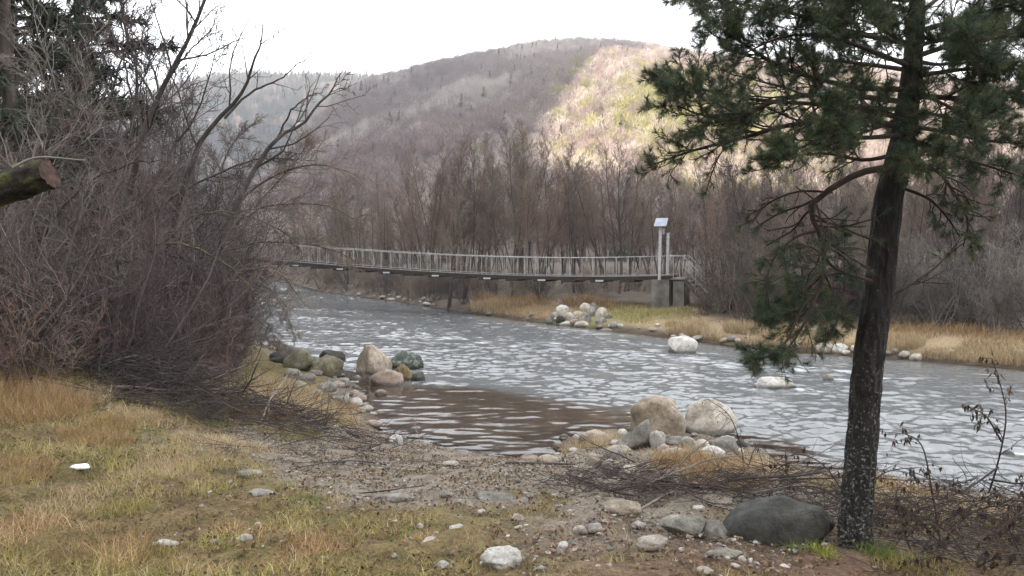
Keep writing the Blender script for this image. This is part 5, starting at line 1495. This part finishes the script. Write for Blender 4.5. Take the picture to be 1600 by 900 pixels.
# ------------------------------------------------------------------ grass
M_GRASS = colattr('dry_and_green_grass', 0.85, 0.25)
def blades(rng, base, h, w, lean, col):
    n = len(base)
    az = rng.random(n) * 6.283; sd = np.stack([np.cos(az), np.sin(az), 0 * az], -1) * w[:, None]
    la = rng.random(n) * 6.283; lv = np.stack([np.cos(la), np.sin(la), 0 * la], -1) * (lean * h)[:, None]
    up = np.zeros((n, 3)); up[:, 2] = h
    hv = np.sqrt(np.maximum(0.06, 1 - np.minimum(lean, 1.2) ** 2 * 0.65))[:, None]
    mid = base + lv * 0.35 + up * 0.55 * hv; tip = base + lv + up * 0.95 * hv
    V = np.stack([base - sd, base + sd, mid - sd * 0.75, mid + sd * 0.75, tip], 1).reshape(-1, 3)
    o = np.arange(n)[:, None] * 5
    q = o + np.array([[0, 1, 3, 2]]); t_ = o + np.array([[2, 3, 4]])
    return V, q, t_, np.repeat(col, 5, axis=0)
def grass_obj(name, label, sets):
    mb = MB()
    for V, q, t_, c in sets: mb.add(V, q, t_, c)
    return tag(mb.build(name, M_GRASS, smooth=True), label, kind='stuff')
TAN = np.array([(0.37, 0.28, 0.165), (0.44, 0.345, 0.215), (0.31, 0.22, 0.12), (0.48, 0.39, 0.26)])
ORG = np.array([(0.29, 0.185, 0.09), (0.36, 0.25, 0.135), (0.23, 0.145, 0.072)])
OLV = np.array([(0.2, 0.182, 0.055), (0.28, 0.24, 0.08), (0.15, 0.142, 0.045), (0.33, 0.275, 0.11)])
GRN = np.array([(0.09, 0.14, 0.03), (0.13, 0.18, 0.045), (0.17, 0.21, 0.06)])
def pickc(rng, pal, n): return pal[rng.integers(0, len(pal), n)] * rng.uniform(0.65, 1.3, (n, 1))
rng = np.random.default_rng(88)
def onland(x, y, sdpoly, lim=0.05): return poly_sd(x, y, sdpoly) > lim
# short matted sward of the near bank
n = 210000
y = 3.4 + 9.5 * rng.random(n) ** 1.25; x = y * rng.uniform(-0.78, 0.72, n)
k = (poly_sd(x, y, NEAR) > 0.25) & (rng.random(n) > bare_mask(x, y) * 0.93) & ~((x > 1.5) & (y > 6.2)) & (x > -8.5)
x, y = x[k], y[k]; n = len(x)
pat = fbm2(x * 0.8, y * 0.8, 3, 15); pat2 = fbm2(x * 1.3 + 9, y * 1.3, 3, 16)
c = np.where((pat > 0.5)[:, None], pickc(rng, ORG, n), pickc(rng, OLV, n))
c = np.where((pat2 > 0.68)[:, None], pickc(rng, GRN, n), c)
c = np.where((rng.random(n) < 0.22)[:, None], pickc(rng, TAN, n) * 0.85, c)
clump = fbm2(x * 3.1, y * 3.1, 3, 19)
k = clump > -0.45 + 0.5 * rng.random(n) - 0.25
c = c * (0.55 + 0.75 * sstep(-0.5, 0.6, clump))[:, None]
x, y, c, pat = x[k], y[k], c[k], pat[k]; n = len(x); clump = clump[k]
h = rng.uniform(0.02, 0.095, n) * (1 + 0.6 * np.clip(pat, 0, 1)) * np.where(x < -2.2, 1.35, np.where(x < -1, 0.85, 0.6)) * (0.7 + 0.6 * sstep(-0.4, 0.7, clump))
g1 = blades(rng, np.stack([x, y, terrain(x, y) - 0.005], -1), h, rng.uniform(0.0012, 0.0026, n), rng.uniform(0.3, 1.5, n), c)
grass_obj('bank_grass', 'short matted olive and yellow grass of the near bank', [g1])
# tall dry tussocks: (px, py, radius m, count, height, palette)
def tuss(list_, sd):
    out = []
    for px, py, rad, cnt, ht, pal, wd in list_:
        g = G(px, py)
        a = rng.random(cnt) * 6.283; r_ = rad * np.sqrt(rng.random(cnt)); st = rng.uniform(0.75, 1.3)
        x = g[0] + np.cos(a) * r_ * st; y = g[1] + np.sin(a) * r_ / st
        k = poly_sd(x, y, sd) > -0.05
        x, y = x[k], y[k]; m_ = len(x)
        if not m_: continue
        out.append(blades(rng, np.stack([x, y, terrain(x, y) - 0.02], -1), ht * rng.uniform(0.4, 1.15, m_), wd * rng.uniform(0.7, 1.3, m_), rng.uniform(0.15, 1.15, m_), pickc(rng, pal, m_)))
    return out
grass_obj('tussock_grass', 'tan and rust dry tussocks on the left of the near bank', tuss(
    [(60, 640, .55, 2600, .26, ORG, .0022), (110, 620, .4, 1500, .24, TAN, .0022), (15, 610, .6, 2600, .28, ORG, .0022), (150, 690, .3, 1300, .17, ORG, .002), (175, 665, .28, 900, .17, ORG, .002), (210, 650, .3, 1000, .15, TAN, .002),
     (320, 690, .4, 1400, .13, TAN, .002), (250, 740, .35, 1200, .13, TAN, .002), (280, 720, .4, 1200, .12, TAN, .002), (15, 740, .35, 1400, .16, ORG, .002), (120, 790, .35, 900, .13, TAN, .002), (160, 800, .3, 700, .12, OLV, .002), (500, 850, .3, 1600, .08, ORG, .0018), (520, 862, .25, 900, .07, ORG, .0018), (380, 700, .3, 700, .13, TAN, .002), (220, 680, .5, 1200, .12, OLV, .002), (40, 590, .7, 2600, .3, OLV, .0024), (110, 600, .6, 1800, .3, OLV, .0024), (190, 880, .35, 1400, .1, OLV, .002), (60, 860, .4, 1500, .09, ORG, .002)], NEAR))
grass_obj('shore_grass', 'pale tan grass between the left shrubs and the calm bay', tuss(
    [(420, 630, .7, 3000, .34, TAN, .003), (470, 645, .6, 2600, .3, TAN, .003), (520, 652, .5, 2200, .25, TAN, .003), (445, 610, .6, 1800, .36, TAN, .003), (400, 655, .5, 1500, .26, ORG, .003), (545, 640, .3, 800, .2, ORG, .003), (450, 672, .5, 1000, .12, OLV, .003)], NEAR))
grass_obj('spit_grass', 'tan dry grass growing between the stones of the spit', tuss(
    [(925, 697, .28, 900, .24, TAN, .0025), (895, 705, .18, 420, .2, TAN, .0025), (950, 690, .2, 450, .22, TAN, .0025), (1075, 728, .45, 1700, .2, ORG, .0025), (1130, 735, .45, 1800, .22, ORG, .0025), (1165, 745, .35, 1200, .22, TAN, .0025), (1060, 715, .3, 900, .18, TAN, .0025), (1100, 755, .5, 1300, .16, ORG, .0025), (1000, 690, .2, 350, .2, TAN, .0025), (1195, 735, .4, 900, .2, TAN, .0025), (1030, 750, .3, 700, .14, TAN, .0025), (1440, 800, .6, 1200, .25, TAN, .0025), (1560, 800, .5, 900, .25, TAN, .0025), (1400, 760, .5, 700, .2, ORG, .0025)], NEAR))
grass_obj('pine_foot_grass', 'fresh yellow-green grass tufts at the foot of the pine', tuss(
    [(1255, 862, .09, 240, .1, GRN, .002), (1290, 868, .1, 260, .11, np.array([(0.3, 0.3, 0.06), (0.22, 0.25, 0.06)]), .002), (1370, 865, .14, 420, .14, GRN, .002), (1400, 885, .15, 350, .13, OLV, .002), (1460, 890, .2, 450, .13, OLV, .002), (660, 740, .3, 700, .05, GRN, .002), (830, 790, .5, 1400, .06, OLV, .002), (740, 800, .4, 900, .05, OLV, .002), (890, 805, .4, 900, .06, ORG, .002), (1150, 830, .2, 300, .08, TAN, .002)], NEAR))
# far bank: belts of tan grass
fb = []
for (pxa, pxb, o0, o1, cnt, ht, pal) in [(735, 870, 0.3, 3.0, 5200, .42, TAN), (1040, 1175, 0.15, 1.6, 6500, .5, TAN), (1235, 1420, 0.2, 1.5, 7500, .38, TAN), (1390, 1640, 0.1, 1.3, 12000, .4, TAN), (930, 1080, 1.2, 5.5, 4500, .22, OLV), (870, 1100, 0.8, 6.0, 3600, .25, TAN), (880, 960, 3.5, 7, 1800, .4, ORG), (740, 860, 2.5, 6, 2000, .5, ORG), (1180, 1240, .2, 2, 1800, .45, TAN), (1380, 1640, 1.2, 3, 2500, .4, ORG)]:
    px = rng.uniform(pxa, pxb, cnt)
    a = FSD[:, 0] / FSD[:, 1] * F + 800; o_ = np.argsort(a)
    d = np.interp(px, a[o_], FSD[o_, 1]) + o0 + (o1 - o0) * rng.random(cnt)
    x = (px - 800) / F * d
    k = (poly_sd(x, d, FARS) > 0.05) & (noise2(x * 1.3, d * 1.3, 44) > -0.55)
    x, d = x[k], d[k]; m_ = len(x)
    hh_ = ht * rng.uniform(0.4, 1.2, m_) * (0.8 + 0.4 * noise2(x * 0.9, d * 0.9, 45))
    fb.append(blades(rng, np.stack([x, d, terrain(x, d) - 0.03], -1), hh_, rng.uniform(0.004, 0.009, m_), rng.uniform(0.1, 0.9, m_), pickc(rng, pal, m_)))
grass_obj('far_bank_grass', 'belt of tan dry grass along the far waterline', fb)

# ------------------------------------------------------------------ dead leaves and needles on the ground
def leaves(rng, base, s, col, curl=0.5):
    n = len(base)
    az = rng.random(n) * 6.283
    u = np.stack([np.cos(az), np.sin(az), rng.normal(size=n) * curl], -1) * s[:, None]
    v = np.stack([-np.sin(az), np.cos(az), rng.normal(size=n) * curl], -1) * (s * 0.5)[:, None]
    up = np.zeros((n, 3)); up[:, 2] = s * 0.35
    V = np.stack([base - u, base - v + up * 0.3, base + u, base + v + up], 1).reshape(-1, 3)
    o = np.arange(n)[:, None] * 4
    return V, None, np.concatenate([o + np.array([[0, 1, 3]]), o + np.array([[1, 2, 3]])]), np.repeat(col, 4, axis=0)
LEAFC = np.array([(0.09, 0.055, 0.03), (0.14, 0.085, 0.05), (0.06, 0.04, 0.028), (0.2, 0.14, 0.085)])
n = 26000
y = 3.5 + 8 * rng.random(n) ** 1.2; x = y * rng.uniform(-0.75, 0.72, n)
k = poly_sd(x, y, NEAR) > 0.3
x, y = x[k], y[k]; n = len(x)
sets = [leaves(rng, np.stack([x, y, terrain(x, y) + 0.015], -1), rng.uniform(0.008, 0.022, n), pickc(rng, LEAFC, n))]
n = 9000
y = rng.normal(8.6, 1.5, n); x = rng.normal(-1.0, 1.9, n)
k = (poly_sd(x, y, NEAR) > 0.3); x, y = x[k], y[k]; n = len(x)
sets.append(leaves(rng, np.stack([x, y, terrain(x, y) + 0.012], -1), rng.uniform(0.008, 0.02, n), pickc(rng, LEAFC, n) * 0.8))
mb = MB()
for V, q, t_, c in sets: mb.add(V, q, t_, c)
tag(mb.build('leaf_litter', M_GRASS, smooth=False), 'dead brown leaves and bits strewn over the near bank', kind='stuff')

# ------------------------------------------------------------------ brush heaps, fallen sticks, brambles
def sticks(rng, n, cx, cy, rx, ry, L, r, hmax, N=7, wander=0.1, az=None, azs=1.2):
    x = cx + np.clip(rng.normal(size=n), -1.8, 1.8) * rx; y = cy + np.clip(rng.normal(size=n), -1.8, 1.8) * ry
    z = terrain(x, y) + 0.02 + hmax * rng.random(n) * np.exp(-((x - cx) / (1.6 * rx)) ** 2 - ((y - cy) / (1.6 * ry)) ** 2)
    a = (az if az is not None else 0) + rng.normal(size=n) * azs + np.where(rng.random(n) < 0.5, np.pi, 0)
    d = np.stack([np.cos(a), np.sin(a) * 0.7, rng.normal(size=n) * 0.3], -1)
    p, q = grow(rng, np.stack([x, y, z], -1), d, L * rng.uniform(0.4, 1.2, n), r * rng.uniform(0.4, 1.2, n), N, wander, -0.01, 0.3)
    g = terrain(p[..., 0], p[..., 1])
    p[..., 2] = np.maximum(p[..., 2], g + 0.008)
    return p, q
def heap(name, label, cat, cx, cy, rx, ry, nbig, ntw, L, r, hmax, mats, seed, az=None):
    rng = np.random.default_rng(seed)
    base = np.array([cx, cy, gz(cx, cy)])
    h = thing(name, label, cat, base)
    p, q = sticks(rng, nbig, cx, cy, rx * 0.7, ry * 0.7, L, r, hmax, 9, 0.09, az)
    for i in range(nbig):
        mb = MB().tubes(p[i] - base, q[i], 6)
        s, d, L2, q2 = spawn(rng, p[i][None], q[i][None], 6, 0.25, 1.0, 0.4, 0.9, (0.2, 0.4), 0.55, 0.3, 0.003)
        p2, r2 = grow(rng, s, d, L2, q2, 5, 0.14, -0.02, 0.4)
        p2[..., 2] = np.maximum(p2[..., 2], terrain(p2[..., 0], p2[..., 1]) + 0.005)
        mb.tubes(p2 - base, r2, 4)
        mb.build('stick', mats[i % len(mats)], h)
    p, q = sticks(rng, ntw, cx, cy, rx, ry, L * 0.42, r * 0.36, hmax, 6, 0.16, None, 3)
    mb = MB(); mb.tubes(p - base, q, 4)
    tw = mb.build('twigs', mats[-1], h); tw['kind'] = 'stuff'
    return h
M_DEADG = noisy('grey_dead_wood', [(0.3, (0.1, 0.085, 0.075)), (0.7, (0.24, 0.215, 0.19))], 4, 0.92, 0.3, 0.01)
M_DEADB = noisy('dark_dead_wood', [(0.3, (0.025, 0.02, 0.019)), (0.7, (0.07, 0.056, 0.051))], 4, 0.92, 0.3, 0.01)
g = G(1010, 775); heap('brush_heap', 'heap of dark twigs between the spit and the big dark boulder', 'brush heap', g[0] - .1, g[1] + .1, 0.42, 0.3, 14, 420, 1.0, 0.011, 0.26, (M_DEADB, M_DEADG, M_DEADB), 601, 0)
g = G(1235, 790); heap('brush_heap', 'dark twigs piled behind the big dark boulder', 'brush heap', g[0], g[1] + .3, 0.45, 0.3, 12, 380, 1.1, 0.011, 0.34, (M_DEADB, M_DEADG, M_DEADB), 602, 0.1)
g = G(255, 625); heap('brush_heap', 'heap of long grey cut branches below the left thicket', 'brush heap', g[0] - .2, g[1] + .1, 1.0, 0.55, 22, 1100, 2.3, 0.018, 0.6, (M_DEADG, M_DEADB, M_DEADG, M_DEADB), 603, -0.15)
g = G(400, 660); heap('brush_heap', 'dark fallen branches trailing from the thicket towards the bay', 'brush heap', g[0], g[1] + .2, 1.0, 0.5, 14, 500, 2.2, 0.014, 0.26, (M_DEADB, M_DEADG, M_DEADB), 604, -0.1)
g = G(110, 590); heap('brush_heap', 'tangle of grey branches at the left foot of the thicket', 'brush heap', g[0], g[1] + .2, 0.9, 0.55, 14, 800, 2.0, 0.016, 0.6, (M_DEADG, M_DEADB, M_DEADG), 605, 0.5)
g = G(520, 715); heap('brush_heap', 'thin scattered twigs on the trodden earth beside the bay', 'brush heap', g[0], g[1], 0.9, 0.45, 7, 120, 0.9, 0.008, 0.03, (M_DEADB, M_DEADG, M_DEADB), 606, 0)
def lone_stick(path, r, mat, label, up=0.02):
    pts = np.array([G(a, c_) + np.array([0, 0, up]) for a, c_ in path])
    pts = resample(pts, 14); pts[:, 2] = np.maximum(pts[:, 2], terrain(pts[:, 0], pts[:, 1]) + r)
    b0 = pts[0].copy()
    o = MB().tubes(pts - b0, np.linspace(r, r * 0.5, 14), 6).build('stick', mat)
    o.location = b0
    return tag(o, label, 'stick')
lone_stick([(790, 726), (830, 727), (880, 728), (922, 730)], 0.017, M_DEADB, 'long straight dark stick lying at the waterline')
lone_stick([(615, 690), (570, 700), (520, 707)], 0.010, M_DEADB, 'thin dark stick reaching to the white stone on the mud')
lone_stick([(885, 742), (915, 756), (950, 770), (990, 778)], 0.013, M_DEADB, 'dark stick running into the twig heap')
lone_stick([(1000, 800), (1060, 770), (1150, 765)], 0.012, M_DEADG, 'grey stick across the front of the twig heap')
lone_stick([(340, 640), (380, 655), (440, 668), (500, 664)], 0.016, M_DEADB, 'dark bent stick in the tan shore grass')
lone_stick([(560, 775), (620, 768), (690, 758)], 0.008, M_DEADB, 'thin root-like twig across the trodden earth')

# white scrap
g = G(126, 733)
V, T = rock_shape(777, 3, 0.9, 0, 0.12)
o = obj('paper_scrap', mesh_np('paper_scrap', V * np.array([0.17, 0.1, 0.045]), None, T), noisy('white_paper', [(0.3, (0.5, 0.5, 0.48)), (0.7, (0.7, 0.7, 0.68))], 20, 0.8, 0.3, 0.004))
o.location = (g[0], g[1], g[2] + 0.02); tag(o, 'small crumpled white scrap in the grass at the left', 'scrap')

# brambles with hanging dead leaves at the right edge
M_BLEAF = colattr('dead_bramble_leaves', 0.8, 0.15)
def bramble(label, stems, seed, group='brambles below the pine', leafy=0.5):
    rng = np.random.default_rng(seed)
    b0 = P(*stems[0][0]) if len(stems[0][0]) > 2 else G(*stems[0][0])
    t_ = thing('bramble_shrub', label, 'shrub', b0, 0, group)
    mb, lv = MB(), MB()
    for st in stems:
        pts = resample([P(*q) for q in st], 16) - b0
        rad = np.linspace(0.0075, 0.0025, 16)
        mb.tubes(pts, rad, 5)
        s, d, L, q = spawn(rng, pts[None], rad[None], 9, 0.2, 1.0, 0.5, 1.2, (0.12, 0.28), 0.55, 0, 0.002)
        p1, r1 = grow(rng, s, d, L, q, 6, 0.2, -0.03, 0.5); mb.tubes(p1, r1, 4)
        s2, d2, L2, q2 = spawn(rng, p1, r1, 3, 0.2, 1.0, 0.5, 1.2, (0.25, 0.5), 0.6, 0, 0.0015)
        p2, r2 = grow(rng, s2, d2, L2, q2, 4, 0.2, -0.04, 0.5); mb.tubes(p2, r2, 3)
        allp = np.concatenate([p1[:, ::2].reshape(-1, 3), p2[:, 1:].reshape(-1, 3)])
        pk = allp[rng.random(len(allp)) < leafy]
        n = len(pk); s_ = rng.uniform(0.012, 0.028, n)
        a = rng.random(n) * 6.28
        u = np.stack([np.cos(a), np.sin(a), 0 * a], -1) * (s_ * 0.42)[:, None]
        dn = np.stack([rng.normal(size=n) * .3, rng.normal(size=n) * .3, -np.ones(n)], -1) * s_[:, None]
        V = np.stack([pk, pk + dn * 0.9 + u, pk + dn * 2, pk + dn * 0.9 - u], 1).reshape(-1, 3)
        lv.add(V, np.arange(n * 4).reshape(-1, 4), None, np.repeat(pickc(rng, np.array([(0.05, 0.033, 0.025), (0.085, 0.05, 0.035), (0.035, 0.025, 0.02)]), n), 4, axis=0))
    mb.build('stems', M_DEADB, t_); lv.build('dead_leaves', M_BLEAF, t_, False)
    return t_
bramble('upright bramble stem with hanging leaves at the right edge', [[(1545, 770, 5.6), (1560, 720, 5.5), (1572, 650, 5.4), (1560, 590, 5.4), (1550, 560, 5.4)], [(1565, 690, 5.5), (1540, 650, 5.4), (1510, 635, 5.3)], [(1560, 730, 5.5), (1500, 770, 5.4), (1440, 780, 5.2), (1400, 830, 5.1)]], 701)
bramble('arching bramble beside the pine trunk with drooping dark leaves', [[(1470, 850, 5.6), (1455, 760, 5.6), (1442, 700, 5.6), (1420, 680, 5.6), (1380, 675, 5.6)], [(1470, 850, 5.6), (1420, 800, 5.5), (1370, 790, 5.4)], [(1470, 850, 5.6), (1520, 800, 5.6), (1580, 790, 5.6), (1640, 800, 5.6)]], 702)
bramble('low leafy bramble tangle in the bottom right corner', [[(1520, 890, 5.0), (1560, 830, 5.0), (1600, 800, 5.0), (1650, 790, 5.0)], [(1520, 890, 5.0), (1480, 830, 5.1), (1430, 820, 5.2), (1390, 850, 5.2)], [(1520, 890, 5.0), (1560, 870, 4.8), (1620, 860, 4.7)], [(1520, 890, 5.0), (1470, 870, 4.8), (1420, 880, 4.8)]], 703)
bramble('leafy bramble behind the pine trunk above the twigs', [[(1330, 790, 6.6), (1290, 730, 6.6), (1250, 710, 6.6), (1210, 720, 6.6)], [(1330, 790, 6.6), (1270, 760, 6.6), (1200, 770, 6.5), (1150, 790, 6.4)], [(1330, 790, 6.6), (1380, 740, 6.6), (1440, 730, 6.6)]], 704)
bramble('thin bare bramble arching over the spit before the round boulder', [[(1165, 755, 8.0), (1158, 700, 8.0), (1140, 650, 8.0), (1107, 624, 8.0)], [(1165, 755, 8.0), (1175, 710, 8.0), (1190, 690, 8.0)]], 705, leafy=0.05)
bramble('dense bramble mass right of the pine foot', [[(1430, 880, 5.3), (1470, 820, 5.4), (1520, 790, 5.5), (1570, 770, 5.6)], [(1430, 880, 5.3), (1460, 850, 5.3), (1520, 850, 5.3), (1590, 840, 5.3)], [(1430, 880, 5.3), (1410, 820, 5.4), (1400, 770, 5.5), (1430, 740, 5.6)], [(1600, 880, 5.2), (1570, 820, 5.3), (1520, 800, 5.4), (1480, 830, 5.4)], [(1600, 880, 5.2), (1610, 800, 5.4), (1590, 740, 5.5)]], 706)
g = G(1480, 850); heap('brush_heap', 'dark dead stalks matted under the brambles right of the pine', 'brush heap', g[0] + .25, g[1], 0.65, 0.45, 10, 1300, 1.0, 0.009, 0.5, (M_DEADB, M_DEADB), 707, 0.2)
